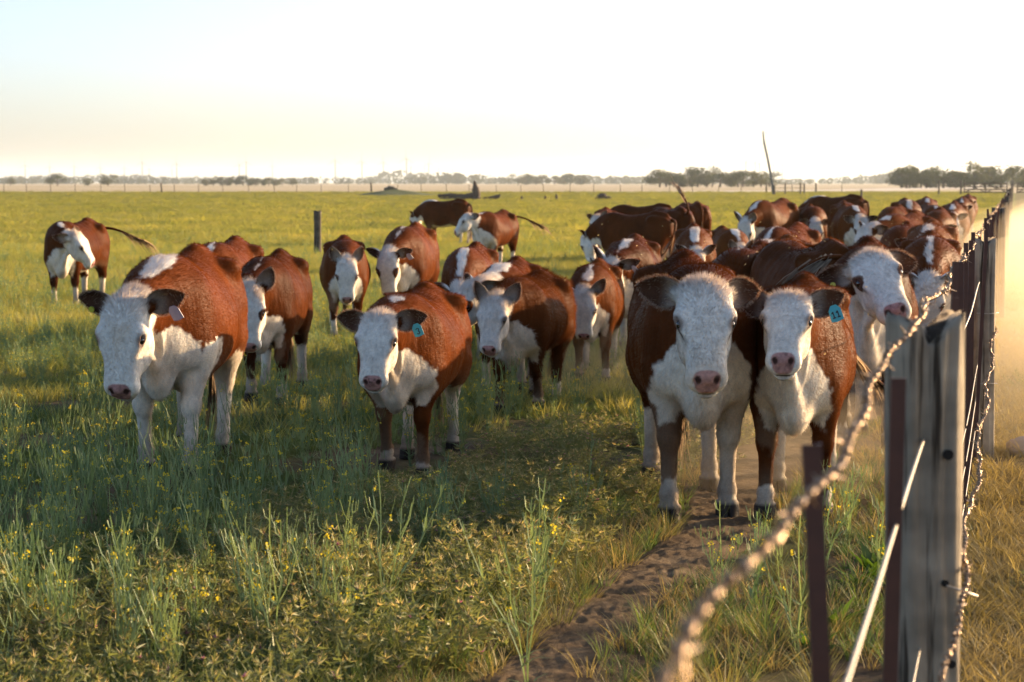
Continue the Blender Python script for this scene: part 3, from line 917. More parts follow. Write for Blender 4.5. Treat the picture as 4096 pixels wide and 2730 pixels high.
def post_mesh(w, dpt, h, seed, notch=.055, lean=(0, 0), rings=26, seg=26):
    """split, weathered timber with a V-shaped rotten top, splits down the face and drilled holes"""
    r = np.random.default_rng(seed)
    V = []
    ph = r.uniform(0, 6.28, 5)
    for i in range(rings + 1):
        t = i / rings; z = h * t
        for k in range(seg):
            a = 2 * math.pi * k / seg
            ca, sa = math.cos(a), math.sin(a)
            sq = (abs(ca) ** 4 + abs(sa) ** 4) ** -.25                # squarish section
            rr = 1 + .05 * math.sin(3 * a + ph[0]) + .018 * math.sin(7 * a + ph[1] + z * 2.2 + math.sin(z * 5)) + .012 * math.sin(11 * a + ph[2] - z * 3)
            rr *= 1 + .05 * math.sin(z * 3 + ph[3]) - .04 * t
            x, y = ca * sq * rr * w / 2, sa * sq * rr * dpt / 2
            for c_, wd, dp in ((-.12 * w, .018, .020), (.22 * w, .010, .014)):  # long vertical splits on the near and far faces
                cc = c_ + .012 * math.sin(z * 4 + ph[4])
                y -= math.copysign(dp * math.exp(-((x - cc) / wd) ** 2), y) * (.4 + .6 * t)
            zz = z
            if i == rings:
                zz = h - notch * math.exp(-((x + .01) / (.28 * w)) ** 2) + .006 * math.sin(9 * a + ph[1])
            elif i > rings - 5:
                zz = z - notch * math.exp(-((x + .01) / (.28 * w)) ** 2) * (i - rings + 5) / 5
            V.append((x + lean[0] * z, y + lean[1] * z, zz))
    Q = [[i * seg + k, i * seg + (k + 1) % seg, (i + 1) * seg + (k + 1) % seg, (i + 1) * seg + k] for i in range(rings) for k in range(seg)]
    top = np.mean(V[rings * seg:], 0); top[2] -= .012
    V.append(tuple(top)); c = len(V) - 1
    T = [[rings * seg + k, rings * seg + (k + 1) % seg, c] for k in range(seg)]
    return np.array(V), np.array(Q), np.array(T)

def add_post(y, w, dpt, h, seed, notch, lean=(0, 0), off=.0, mat=wood_grey, rz=.18, rings=26, seg=26):
    V, Q, T = post_mesh(w, dpt, h, seed, notch, lean, rings, seg)
    o = np_mesh('post', V, [Q, T], True, [mat])
    p = at_fence(y, off)
    o.parent = fence
    o.location = (p[0] - fence_x(12.6), p[1] - 12.6, -.02); o.rotation_euler = (0, 0, rz)
    return o
black = solid_mat('bored_hole', (.012, .010, .008), .95, var=.1, bmp=0)
o1 = add_post(4.85, .172, .15, 1.455, 3, .075, (-.012, 0), .02, rings=60, seg=64); o1['label'] = 'near thick grey post with a notched split top'
for hx, hz, r_ in ((.012, 1.115, .013), (.01, .80, .009), (.03, .60, .011)):
    mb = MB(); mb.tube([(hx, -.0815, hz), (hx, -.066, hz)], [r_, r_ * .8], 10); h = mb.build('bored_hole', black, o1, True)
mb = MB(); mb.tube([(.012, -.082, .795), (.05, -.090, .782), (.095, -.075, .765), (.10, .05, .76)], .0032, 6); mb.build('tie_wire', galv, o1, True)
o2 = add_post(12.6, .142, .13, 1.425, 5, .055, (.0, 0), .03, rings=40, seg=40); o2['label'] = 'second grey post with a notched top, standing in the dust'
mb = MB(); mb.tube([(-.075, -.068, .95), (0, -.078, .945), (.076, -.06, .95), (.08, .05, .95)], .003, 6); mb.build('tie_wire', galv, o2, True)
mb = MB(); mb.tube([(-.075, -.068, .50), (0, -.078, .505), (.076, -.06, .50), (.08, .05, .50)], .003, 6); mb.build('tie_wire', galv, o2, True)
ypos = [26.0, 38.5, 50.5, 63, 76, 88, 101, 114, 127, 140, 153, 166, 179, 192, 205, 218, 231, 244, 257, 270]
for i, y in enumerate(ypos):
    add_post(y, random.uniform(.13, .17), .14, random.uniform(1.36, 1.5), 20 + i, random.uniform(.0, .05), (random.uniform(-.02, .02), 0), .03, wood_far, random.uniform(0, .4), 14, 16)

WTOP, WMID, WLOW = 1.415, 1.11, .79
def sag(y, z): return z + .012 * math.sin(y * 1.7) - .01 * math.sin(y * .8 + 1)
def barbed(yr, z, off, seg, gap, wob=.012):
    """two thin twisted strands, with a bright barb wound tightly round them every few centimetres"""
    r = np.random.default_rng(int(z * 100 + yr[0]))
    mb = MB()
    ctr = lambda y: at_fence(y, off + wob * math.sin(y * 3.1) + .004 * math.sin(y * 11), sag(y, z))
    for s_ in range(2):
        pts = []
        for y in np.arange(yr[0], yr[1], .015 if seg > 3 else .05):
            a = y * 2 * math.pi / .09 + s_ * math.pi
            pts.append(ctr(y) + np.array([FN[0] * math.cos(a), FN[1] * math.cos(a), math.sin(a)]) * .0026)
        mb.tube(pts, .0017, seg, 1)
    y = yr[0]
    while y < yr[1]:
        n = int(r.integers(2, 4)); L = r.uniform(.016, .030); ph = r.uniform(0, 6.28); rr = r.uniform(.0045, .0062); pts = []
        m_ = 9 * n if seg > 3 else 5 * n
        for k in range(m_ + 1):
            a = k / m_ * 2 * math.pi * n + ph
            pts.append(ctr(y + (k / m_ - .5) * L) + np.array([FN[0] * math.cos(a), FN[1] * math.cos(a), math.sin(a)]) * rr)
        mb.tube(pts, .0020, seg, 0)
        for q, sg in ((pts[0], -1), (pts[-1], 1)):
            d = q - ctr(y); d /= np.linalg.norm(d); d = d + .4 * r.normal(size=3)
            mb.tube([q, q + d * r.uniform(.010, .020)], [.0026, .0008], 4, 0)
        y += gap * r.uniform(.8, 1.2)
    return mb
barb_core = solid_mat('rusty_strand', (.05, .028, .02), .8, .2, .3, 60, .2, .001)
for yr, z, off, seg, gap in (((1.25, 5.2), WTOP, -.012, 6, .074), ((5.2, 13.2), WTOP, -.012, 4, .055), ((2.6, 6.0), WLOW, .10, 5, .06), ((6.0, 13.2), WLOW, .10, 4, .06), ((13.2, 40), WTOP, -.012, 3, .10)):
    fpart(barbed(yr, z, off, seg, gap), 'barbed_wire', [barb, barb_core], True)
for z in (WMID, .60, .42, .24):
    mb = MB(); mb.tube([at_fence(y, .005, sag(y, z) + (.0 if z != WMID else 0)) for y in np.arange(1.6, 60, .5)], 0.0036 if z == WMID else .0026, 6); fpart(mb, 'plain_wire', galv, True)
mb = MB(); mb.tube([at_fence(y, 0, WTOP) for y in np.arange(45, 275, 8)], .004, 4); fpart(mb, 'plain_wire', galv, True)

# battens: rusty steel strips hung between the posts
by = [2.72, 3.66, 5.75, 6.65, 7.55, 8.45, 9.35, 10.25, 11.1, 11.9, 13.6, 14.6, 15.6, 16.6, 17.6, 18.6, 19.6, 20.6, 21.6, 22.6, 23.6, 24.8, 27.2, 28.6, 30, 31.4, 33, 34.6, 36.2, 40, 42, 44, 46, 48, 53, 56, 59]
def batten_mesh(w=.027, t=.016, h=1.36):
    mb = MB()
    x0 = -w / 2
    # a shallow channel: web and two flanges
    prof = [(-w / 2, -t / 2), (w / 2, -t / 2), (w / 2, t / 2), (w / 2 - .004, t / 2), (w / 2 - .004, -t / 2 + .004), (-w / 2 + .004, -t / 2 + .004), (-w / 2 + .004, t / 2), (-w / 2, t / 2)]
    n = len(prof); V = [(x, y, z) for z in (0, h * .5, h) for x, y in prof]
    mb.add(V, [[i * n + k, i * n + (k + 1) % n, (i + 1) * n + (k + 1) % n, (i + 1) * n + k] for i in range(2) for k in range(n)])
    mb.add([(x, y, h) for x, y in prof], [[0, 1, 4, 5], [1, 2, 3, 4], [0, 5, 6, 7]])
    return mb
bme = None
for i, y in enumerate(by):
    if bme is None:
        o = batten_mesh().build('batten', rust); bme = o.data
    else:
        o = bpy.data.objects.new('batten', bme); COL.objects.link(o)
    o.parent = fence
    p = at_fence(y, random.uniform(-.012, .012))
    lean = random.uniform(-.035, .035); 
    zz = random.uniform(.05, .14)
    if i == 0: lean, zz = -.05, .03
    if i == 1: lean, zz = .012, .03
    o.location = (p[0] - fence_x(12.6), p[1] - 12.6, zz); o.rotation_euler = (random.uniform(-.02, .02), lean, .1 + random.uniform(-.15, .15))
    if i > 1: o.scale = (.72, .8, 1)
    if i == 1: o.location = (p[0] - fence_x(12.6) - .012, p[1] - 12.6, zz)
# straw caught on the second post
straw = plant_mat('straw', (.42, .32, .16), (.55, .44, .24), .4)
mb = MB(); r = np.random.default_rng(4)
for k in range(26):
    z0 = r.uniform(.3, 1.25); L = r.uniform(.12, .32); a = r.uniform(-.5, .5)
    p0 = np.array([.074, -.03 + r.uniform(-.04, .05), z0]); p1 = p0 + np.array([.02 + .03 * abs(a), .0, -L * .5]); p2 = p1 + np.array([r.uniform(-.02, .05), 0, -L * .5])
    w_ = .0022
    mb.add([p0 - [0, w_, 0], p0 + [0, w_, 0], p1 + [.002, w_, 0], p1 - [0, w_, 0], p2], [[0, 1, 2, 3]]); mb.add([p1 - [0, w_, 0], p1 + [.002, w_, 0], p2], [[0, 1, 2]])
o = mb.build('straw_wisps', straw, o2); o['kind'] = 'stuff'

# pale stone by the second post
mb = MB(); V = []; r = np.random.default_rng(9)
for i in range(13):
    th = math.pi * i / 12
    for k in range(18):
        a = 2 * math.pi * k / 18
        q = 1 + .16 * math.sin(2 * a + 1) + .10 * math.sin(5 * a + 3 * th) + .07 * math.sin(7 * th + 2 * a)
        V.append((.21 * q * math.sin(th) * math.cos(a), .15 * q * math.sin(th) * math.sin(a), .055 + .085 * q * math.cos(th)))
mb.add(V, [[i * 18 + k, (i + 1) * 18 + k, (i + 1) * 18 + (k + 1) % 18, i * 18 + (k + 1) % 18] for i in range(12) for k in range(18)])
st = mb.build('stone', solid_mat('pale_stone', (.34, .29, .25), .85, var=.3, scale=14, bmp=.8, bdist=.01), smooth=True)
st.location = (3.42, 12.7, 0); tag(st, 'pale grey stone in the grass beside the second fence post', 'stone')

# ============================================================ things out in the pasture
def far_post(name, x, y, h, w, label, lean=0.0, seed=1):
    V, Q, T = post_mesh(w, w * .9, h, seed, .03, (0, 0), 12, 12)
    o = np_mesh(name, V, [Q, T], True, [wood_far]); o.location = (x, y, -.03); o.rotation_euler = (0, lean, .3)
    return tag(o, label, 'post')
far_post('wooden_post', -4.58, 47, 1.13, .175, 'grey wooden post standing alone in the pasture left of the middle', 0, 31)
far_post('wooden_post', 35.2, 268, 1.5, .28, 'short wooden post in the far pasture between two cattle groups on the right', 0, 32)
far_post('wooden_post', -6.0 + 41.0, 200, 1.1, .22, 'low post stub at the foot of the leaning pole', 0, 33)
# tall leaning pole
mb = MB(); pts = [(1.25, 0, -.2), (.95, 0, 2.0), (.35, 0, 5.0), (-.25, 0, 7.6), (-.42, 0, 9.2)]
mb.tube(pts, [.22, .20, .17, .14, .10], 10); mb.tube([(-.36, 0, 8.9), (.3, 0, 8.95)], .025, 6)
pole = mb.build('leaning_pole', solid_mat('pole_wood', (.10, .11, .12), .85, var=.3, scale=3), smooth=True)
pole.location = ((3091 - 2048) / 7964 * 290 - 1.2, 290, 0); tag(pole, 'tall thin pole leaning to the left above the herd', 'pole')
# small wire gate by the pole
g = empty('field_gate', (39.4, 288, 0)); tag(g, 'small rail gate beside the foot of the leaning pole', 'gate')
for x in (0, 2.2, 2.75): 
    mb = MB(); mb.tube([(x, 0, -.1), (x, 0, 1.75)], .11, 8); mb.build('post', wood_far, g, True)
for z in (.5, 1.0, 1.5):
    mb = MB(); mb.tube([(-1.6, 0, z), (2.75, 0, z)], .035, 6); mb.build('rail', wood_far, g, True)
# wooden gates at the end of the fence
def wooden_gate(x0, x1, y, label):
    g = empty('wooden_gate', ((x0 + x1) / 2, y, 0)); tag(g, label, 'gate')
    w = x1 - x0
    def rail(a, b, t=.07):
        mb = MB(); a = np.array(a); b = np.array(b); mb.tube([a, b], t, 4); return mb
    for z in (.35, .75, 1.15, 1.6): rail((-w / 2, 0, z), (w / 2, 0, z), .085).build('rail', wood_far, g)
    for x in (-w / 2, 0, w / 2): rail((x, .06, .2), (x, .06, 1.75), .10).build('stile', wood_far, g)
    for a, b in ((-w / 2, 0), (0, w / 2)):
        rail((a, -.07, .35), (b, -.07, 1.6), .06).build('brace', wood_far, g); rail((a, -.11, 1.6), (b, -.11, .35), .06).build('brace', wood_far, g)
wooden_gate(65.7, 71.9, 290, 'wide brown wooden gate left of where the fence ends')
wooden_gate(73.4, 79.8, 290, 'brown wooden gate at the right edge beyond the fence end')
for x, lab in ((65.2, 'gatepost at the left end of the wide wooden gate'), (72.7, 'gatepost between the two wooden gates'), (62.0, 'tall fence post just left of the wooden gate')):
    far_post('gate_post', x, 290, 2.1, .26, lab, 0, int(x))
# boundary fence across the pasture
bf = empty('boundary_fence', (0, 340, 0)); tag(bf, 'thin wire fence crossing the far side of the green pasture', 'fence')
mb = MB(); mb.tube([(0, 0, -.1), (0, 0, 1.45)], .06, 6); pm = mb.build('post', wood_far, bf, True); thin = pm.data
mb = MB(); mb.tube([(0, 0, -.1), (.02, 0, .8), (0, 0, 1.75)], [.17, .15, .14], 8); pt = mb.build('post', wood_far, bf, True); thick = pt.data
pm.location = (-112, 0, 0); pt.location = (-57.5, -12, 0); pt.rotation_euler = (0, -.10, 0)
for k in range(1, 54):
    x = -112 + 4.2 * k
    if x > 60: break
    o = bpy.data.objects.new('post', thick if k in (21, 37, 39) else thin); COL.objects.link(o); o.parent = bf
    o.location = (x + random.uniform(-.3, .3), 0, random.uniform(-.1, .05)); o.rotation_euler = (0, random.uniform(-.05, .05), 0)
for z in (.4, .8, 1.2):
    mb = MB(); mb.tube([(-115, 0, z), (62, 0, z)], .012, 4); mb.build('wire', galv, bf, True)
# fallen dead tree with an upturned root
dead = solid_mat('dead_wood', (.085, .058, .042), .9, var=.4, scale=4, bmp=.8, bdist=.05)
def log_mesh(pts, rad, seed, seg=14):
    r = np.random.default_rng(seed); mb = MB(); P = []; R = []
    pts = np.array(pts, float)
    for i in range(len(pts) - 1):
        for t in np.linspace(0, 1, 6, endpoint=i == len(pts) - 2):
            P.append(pts[i] * (1 - t) + pts[i + 1] * t); R.append((rad[i] * (1 - t) + rad[i + 1] * t) * r.uniform(.82, 1.18))
    mb.tube(P, R, seg); return mb
ft = empty('fallen_tree', (-4.9, 199, 0)); tag(ft, 'fallen dead tree trunk with a tall upturned root in the far pasture', 'dead tree')
log_mesh([(-2.5, 0, .42), (-1.2, 0, .50), (.2, .1, .35), (1.3, 0, .55)], [.16, .20, .25, .35], 1).build('trunk', dead, ft, True)
log_mesh([(-2.3, -.3, .12), (-.8, -.2, .16), (1.0, 0, .3)], [.12, .17, .22], 2).build('branch', dead, ft, True)
log_mesh([(1.35, 0, -.05), (1.35, 0, .6), (1.30, 0, 1.05), (1.22, 0, 1.45), (1.18, 0, 1.78), (1.17, 0, 1.95)], [.42, .44, .36, .24, .13, .05], 3).build('root', dead, ft, True)
log_mesh([(1.0, 0, .9), (.85, 0, 1.12)], [.10, .03], 6).build('root', dead, ft, True)
log_mesh([(2.0, 0, .15), (2.9, 0, .2), (3.5, .1, .34), (3.75, 0, .55)], [.12, .22, .20, .04], 4).build('branch', dead, ft, True)
for x, h, lab in ((.95, .42, 'short dead stump nearest the fallen tree'), (3.3, .48, 'thin dead stump right of the fallen tree'), (4.4, .6, 'dead stump furthest right of the fallen tree')):
    o = log_mesh([(0, 0, -.05), (.03, 0, h * .6), (.0, 0, h)], [.16, .13, .05], int(h * 100)).build('dead_stump', dead, None, True); o.location = (x, 199, 0); tag(o, lab, 'stump')
ls = empty('log_stump', (8.95, 199, 0)); tag(ls, 'grey rotten stump lying in the pasture right of the middle', 'stump')
log_mesh([(-.7, 0, .05), (-.2, 0, .32), (.25, 0, .45), (.42, 0, .62)], [.10, .30, .34, .08], 7).build('trunk', dead, ls, True)
log_mesh([(.2, 0, .2), (.75, 0, .22), (.95, 0, .05)], [.2, .2, .08], 8).build('root', dead, ls, True)
rock = log_mesh([(-.8, 0, .2), (0, 0, .35), (.9, 0, .2)], [.2, .42, .18], 11).build('rock', solid_mat('mossy_rock', (.11, .09, .06), .9, var=.3, scale=3), None, True)
rock.location = (-16.0, 262, .62); tag(rock, 'brown rock on top of the low grassy mound', 'rock')
# ============================================================ the herd
def coat_mat():
    m, nt, out = new_mat('hide')
    at = nt.nodes.new('ShaderNodeVertexColor'); at.layer_name = 'coat'
    ra = nt.nodes.new('ShaderNodeAttribute'); ra.attribute_name = 'rest'
    mp = nt.nodes.new('ShaderNodeMapping'); mp.inputs['Rotation'].default_value = (0, -.7, 0); mp.inputs['Scale'].default_value = (16, 95, 110); nt.links.new(ra.outputs['Vector'], mp.inputs[0])
    hair = noise(nt, mp.outputs[0], 1.0, 4, .6)
    mp3 = nt.nodes.new('ShaderNodeMapping'); mp3.inputs['Scale'].default_value = (11, 4, 3.2); nt.links.new(ra.outputs['Vector'], mp3.inputs[0])
    fold = noise(nt, mp3.outputs[0], 1.0, 3, .5)
    c = mixc(nt, .35, at.outputs[0], ramp(nt, hair, [(.25, (.45, .45, .45)), (.75, (1.35, 1.3, 1.25))]), 'MULTIPLY')
    p = nt.nodes.new('ShaderNodeBsdfPrincipled')
    p.inputs['Roughness'].default_value = .42; p.inputs['Specular IOR Level'].default_value = .015
    p.inputs['Sheen Weight'].default_value = .0; p.inputs['Sheen Roughness'].default_value = .35
    nt.links.new(c, p.inputs['Sheen Tint'])
    nt.links.new(c, p.inputs['Base Color'])
    b1 = nt.nodes.new('ShaderNodeBump'); b1.inputs['Strength'].default_value = .32; b1.inputs['Distance'].default_value = .05; nt.links.new(fold, b1.inputs['Height'])
    b2 = nt.nodes.new('ShaderNodeBump'); b2.inputs['Strength'].default_value = .4; b2.inputs['Distance'].default_value = .008; nt.links.new(hair, b2.inputs['Height']); nt.links.new(b1.outputs[0], b2.inputs['Normal'])
    nt.links.new(b2.outputs[0], p.inputs['Normal'])
    nt.links.new(p.outputs[0], out.inputs[0])
    return m

def fur_mat():
    m, nt, out = new_mat('hair')
    at = nt.nodes.new('ShaderNodeVertexColor'); at.layer_name = 'coat'
    na = nt.nodes.new('ShaderNodeAttribute'); na.attribute_name = 'skin_normal'
    vt = nt.nodes.new('ShaderNodeVectorTransform'); vt.vector_type = 'NORMAL'; vt.convert_from = 'OBJECT'; vt.convert_to = 'WORLD'
    nt.links.new(na.outputs['Vector'], vt.inputs[0])
    d = nt.nodes.new('ShaderNodeBsdfDiffuse'); nt.links.new(at.outputs[0], d.inputs[0]); nt.links.new(vt.outputs[0], d.inputs['Normal'])
    t = nt.nodes.new('ShaderNodeBsdfTranslucent')
    tc = mixc(nt, 1.0, at.outputs[0], (1.5, 1.15, .9), 'MULTIPLY'); nt.links.new(tc, t.inputs[0])
    g = nt.nodes.new('ShaderNodeBsdfGlossy'); g.inputs['Roughness'].default_value = .38
    gc = mixc(nt, .5, at.outputs[0], (.6, .55, .5)); nt.links.new(gc, g.inputs[0])
    mx = nt.nodes.new('ShaderNodeMixShader'); mx.inputs[0].default_value = .26; nt.links.new(d.outputs[0], mx.inputs[1]); nt.links.new(t.outputs[0], mx.inputs[2])
    m2 = nt.nodes.new('ShaderNodeMixShader'); m2.inputs[0].default_value = .0; nt.links.new(mx.outputs[0], m2.inputs[1]); nt.links.new(g.outputs[0], m2.inputs[2])
    nt.links.new(m2.outputs[0], out.inputs[0])
    return m
HIDE, FUR = coat_mat(), fur_mat()
EYE = solid_mat('eye', (.012, .007, .005), .08, var=.1, bmp=0, spec=.8)
TAGS = {'teal': solid_mat('teal_tag', (.05, .33, .40), .45, var=.12, scale=60, bmp=.05), 'violet': solid_mat('violet_tag', (.24, .21, .30), .45, var=.12, scale=60, bmp=.05), 'yellow': solid_mat('yellow_button', (.55, .52, .06), .4, var=.1, bmp=0)}
INK = solid_mat('tag_ink', (.012, .012, .02), .6, var=.05, bmp=0)
REST = {}
def get_rest(level):
    if level not in REST:
        V, Q = cow_rest(level)
        t = np.concatenate([Q[:, :3], Q[:, [0, 2, 3]]])
        REST[level] = (V, Q, t)
    return REST[level]

def vert_normals(V, T):
    n = np.cross(V[T[:, 1]] - V[T[:, 0]], V[T[:, 2]] - V[T[:, 0]])
    out = np.zeros_like(V)
    for k in range(3):
        for a in range(3): out[:, a] += np.bincount(T[:, k], n[:, a], len(V))
    return out / (np.linalg.norm(out, axis=1, keepdims=True) + 1e-12)

TAILS = {
    'hang': [(-.77, 0, 1.13), (-.84, 0, 1.10), (-.88, .0, .98), (-.885, .01, .78), (-.87, .02, .58), (-.86, .02, .44)],
    'left': [(-.77, 0, 1.13), (-.85, .02, 1.09), (-.90, .10, .97), (-.93, .24, .80), (-.93, .42, .62), (-.90, .55, .52)],
    'right': [(-.77, 0, 1.13), (-.85, -.02, 1.09), (-.90, -.10, .97), (-.93, -.24, .80), (-.93, -.42, .62), (-.90, -.55, .52)],
    'out': [(-.77, 0, 1.13), (-.84, .06, 1.13), (-.90, .20, 1.12), (-.93, .38, 1.06), (-.95, .54, .99), (-.96, .66, .95)],
    'up': [(-.77, 0, 1.13), (-.90, .0, 1.14), (-1.0, .02, 1.24), (-.98, .06, 1.38), (-.90, .10, 1.48), (-.84, .12, 1.53)],
    'flick': [(-.77, 0, 1.13), (-.85, .02, 1.15), (-.90, .10, 1.18), (-.92, .20, 1.18), (-.92, .30, 1.15), (-.92, .40, 1.10)],
    'sway': [(-.77, 0, 1.13), (-.84, .01, 1.08), (-.88, .05, .95), (-.90, .12, .78), (-.92, .22, .60), (-.93, .32, .50)],
    'kick': [(-.77, 0, 1.13), (-.86, .05, 1.05), (-.88, .22, .88), (-.88, .40, .68), (-.90, .60, .52), (-.94, .80, .46)],
}
def spline(pts, n):
    pts = np.array(pts, float); k = len(pts); t = np.linspace(0, k - 1, n); out = []
    for q in t:
        i = min(int(q), k - 2); f = q - i
        p0, p1, p2, p3 = pts[max(i - 1, 0)], pts[i], pts[i + 1], pts[min(i + 2, k - 1)]
        out.append(.5 * ((2 * p1) + (p2 - p0) * f + (2 * p0 - 5 * p1 + 4 * p2 - p3) * f * f + (3 * p1 - p0 - 3 * p2 + p3) * f ** 3))
    return np.array(out)

def make_cow(loc, h, s, pose, coat, label, level, seed, ears=((.1, .35), (.1, .35)), tail='hang', tags=(), fur=None, woolly=0.0):
    """h: heading in degrees, 0 = straight at the camera, 90 = to the left of the picture"""
    r = np.random.default_rng(seed + 100)
    root = empty('cow', (*loc, 0), math.radians(-90 - h))
    root.scale = (s, s, s)
    tag(root, label, 'cow', 'red and white cattle walking towards the camera')
    V, Q, T = get_rest(level)
    P = cow_pose(V, pose); P[:, 2] -= P[:, 2].min() + .004
    zoff = (cow_pose(V, pose)[:, 2].min() + .004)
    col, wm = cow_coat(V, coat, seed)
    allV, allQ, allC, allR = [P], [Q], [col], [V]
    base = len(P)
    ear_data = []
    for sd, (up, fw) in zip((1, -1), ears):
        E, EQ, fl = ear_rest(sd, up, fw, *((12, 7) if level == 0 else (8, 5)))
        ec, _ = cow_coat(E, coat, seed + 3, fl)
        EP = cow_pose(E, pose); EP[:, 2] -= zoff
        allV.append(EP); allQ.append(EQ + base); base += len(EP); allC.append(ec); allR.append(E); ear_data.append((E, EQ, fl, ec))
    # tail (root to tuft) joined to the body
    tp = spline(TAILS[tail], 16); mbt = MB(); mbt.tube(tp, list(np.interp(np.linspace(0, 1, 16), [0, .1, .5, 1], [.036, .028, .017, .010])), 8)
    tv = np.concatenate(mbt.v); tq = [q for q in mbt.q][0]
    tv[:, 2] -= zoff
    allV.append(tv); allQ.append(tq + base); base += len(tv); allC.append(np.tile(RED * np.array(coat.get('tone', (1, 1, 1))), (len(tv), 1))); allR.append(tv)
    body = np_mesh('body', np.concatenate(allV), np.concatenate(allQ), True, [HIDE], parent=root)
    attr_color(body.data, 'coat', np.concatenate(allC)); attr_vec(body.data, 'rest', np.concatenate(allR))
    # tail tuft
    n = (160, 70, 30)[level]; mb = []; tc = []
    end = tp[-1]; d = tp[-1] - tp[-4]; d /= np.linalg.norm(d)
    VV, TT, CC = [], [], []
    for k in range(n):
        i = r.integers(8, 16); p0 = tp[i] + r.normal(size=3) * .008
        L = r.uniform(.22, .40) * (1.0 if tail in ('hang',) else .95)
        grav = np.array([0, 0, -1.0]) if tail not in ('up',) else np.array([.3, 0, .6])
        dd = d * .75 + r.normal(size=3) * .085 + grav * .25
        p1 = p0 + dd * L * .5; p2 = p1 + (dd + grav * .35 + r.normal(size=3) * .14) * L * .5
        sx = np.cross(dd, r.normal(size=3)); sx /= np.linalg.norm(sx) + 1e-9
        w_ = (.0032, .006, .010)[level]
        b = len(VV); VV += [p0 - sx * w_, p0 + sx * w_, p1 + sx * w_ * .8, p1 - sx * w_ * .8, p2]
        TT += [[b, b + 1, b + 2], [b, b + 2, b + 3], [b + 3, b + 2, b + 4]]
        cc = np.array([.40, .32, .23]) * r.uniform(.5, 1.2); CC += [cc] * 5
    VV = np.array(VV); VV[:, 2] -= zoff
    tf = np_mesh('tail_tuft', VV, np.array(TT), True, [FUR], parent=root); attr_color(tf.data, 'coat', np.array(CC)); tf['kind'] = 'stuff'
    nn = np.tile(np.array([-.7, 0, .7]), (len(VV), 1)); attr_vec(tf.data, 'skin_normal', nn)
    # eyes
    if level < 2:
        for sd in (1, -1):
            e = HP + HS * (.190 * HU + .0270 * HW + np.array([0, sd * .1012, 0]))
            ep = cow_pose(e[None], pose)[0]; ep[2] -= zoff
            mb = MB(); vs = []
            for i in range(9):
                th = math.pi * i / 8
                for k in range(14): vs.append((math.sin(th) * math.cos(k * .4488) * 0.0248, math.sin(th) * math.sin(k * .4488) * 0.0248, math.cos(th) * 0.0248))
            mb.add(vs, [[i * 14 + k, (i + 1) * 14 + k, (i + 1) * 14 + (k + 1) % 14, i * 14 + (k + 1) % 14] for i in range(8) for k in range(14)])
            o = mb.build('eye', EYE, root, True); o.location = ep
    # ear tags
    for sd, colour, num in tags:
        mid = np.mean(ear_data[0 if sd > 0 else 1][0], 0)
        E = ear_data[0 if sd > 0 else 1][0]
        n_ = len(E) // 2; mm = (7 if level == 0 else 5)
        q = E[n_ + (7 if level == 0 else 5) * (mm + 1) + 1] + np.array([.030, .012 * sd, .004])
        qp = cow_pose(q[None], pose)[0]; qp[2] -= zoff
        fdir = cow_pose((q + np.array([.05, 0, 0]))[None], pose, q[None])[0]; fdir[2] -= zoff; fdir = fdir - qp; fdir /= np.linalg.norm(fdir)
        odir = np.array([0, sd, 0.]) * .35 + np.array([0, 0, -1.]); odir = odir - fdir * (odir @ fdir); odir /= np.linalg.norm(odir)
        sdir = np.cross(odir, fdir)
        if colour == 'yellow':
            mb = MB(); mb.tube([qp - fdir * .004, qp + fdir * .006], .016, 14); mb.build('ear_tag', TAGS[colour], root, True); continue
        W_, H_, tk = .032, .070, .0016
        out2 = [(-W_ * .45, -.012), (W_ * .45, -.012), (W_, .012), (W_, H_), (W_ * .0 + .006, H_ + .006), (-W_, H_), (-W_, .012)]
        a3 = lambda x_, y_, z_: qp + sdir * x_ + odir * y_ + fdir * (.006 + z_)
        vs = [a3(x_, y_, tk) for x_, y_ in out2] + [a3(x_, y_, -tk) for x_, y_ in out2]; k = len(out2)
        mb = MB(); cc = len(vs); vs += [a3(0, .03, tk), a3(0, .03, -tk)]
        mb.add(vs, [[i, (i + 1) % k, cc] for i in range(k)] + [[k + (i + 1) % k, k + i, cc + 1] for i in range(k)] + [[i, k + i, k + (i + 1) % k] for i in range(k)] + [[i, k + (i + 1) % k, (i + 1) % k] for i in range(k)])
        o = mb.build('ear_tag', TAGS[colour], root)
        if num:
            strokes = {'1': [[(-.007, .012), (.0, .004), (.0, .030)], [(-.007, .030), (.007, .030)]], '3': [[(-.009, .008), (.0, .002), (.009, .009), (.001, .018), (.009, .026), (.0, .034), (-.009, .028)]]}
            mb = MB()
            for ci, ch in enumerate(num):
                ox = (ci - (len(num) - 1) / 2) * .024
                for stk in strokes[ch]:
                    for (xa, ya), (xb, yb) in zip(stk[:-1], stk[1:]):
                        v = np.array([xb - xa, yb - ya]); v /= np.linalg.norm(v); pn = np.array([-v[1], v[0]]) * .0026
                        k = 1.25
                        qq = [(xa - pn[0], ya - pn[1]), (xb - pn[0], yb - pn[1]), (xb + pn[0], yb + pn[1]), (xa + pn[0], ya + pn[1])]
                        mb.add([a3(-(x_ * k + ox), y_ * k + .016, tk + .0008) for x_, y_ in qq], [[0, 1, 2, 3]])
            mb.build('tag_number', INK, o)
    # hair
    if fur is None: fur = (52000, 15000, 4000)[level]
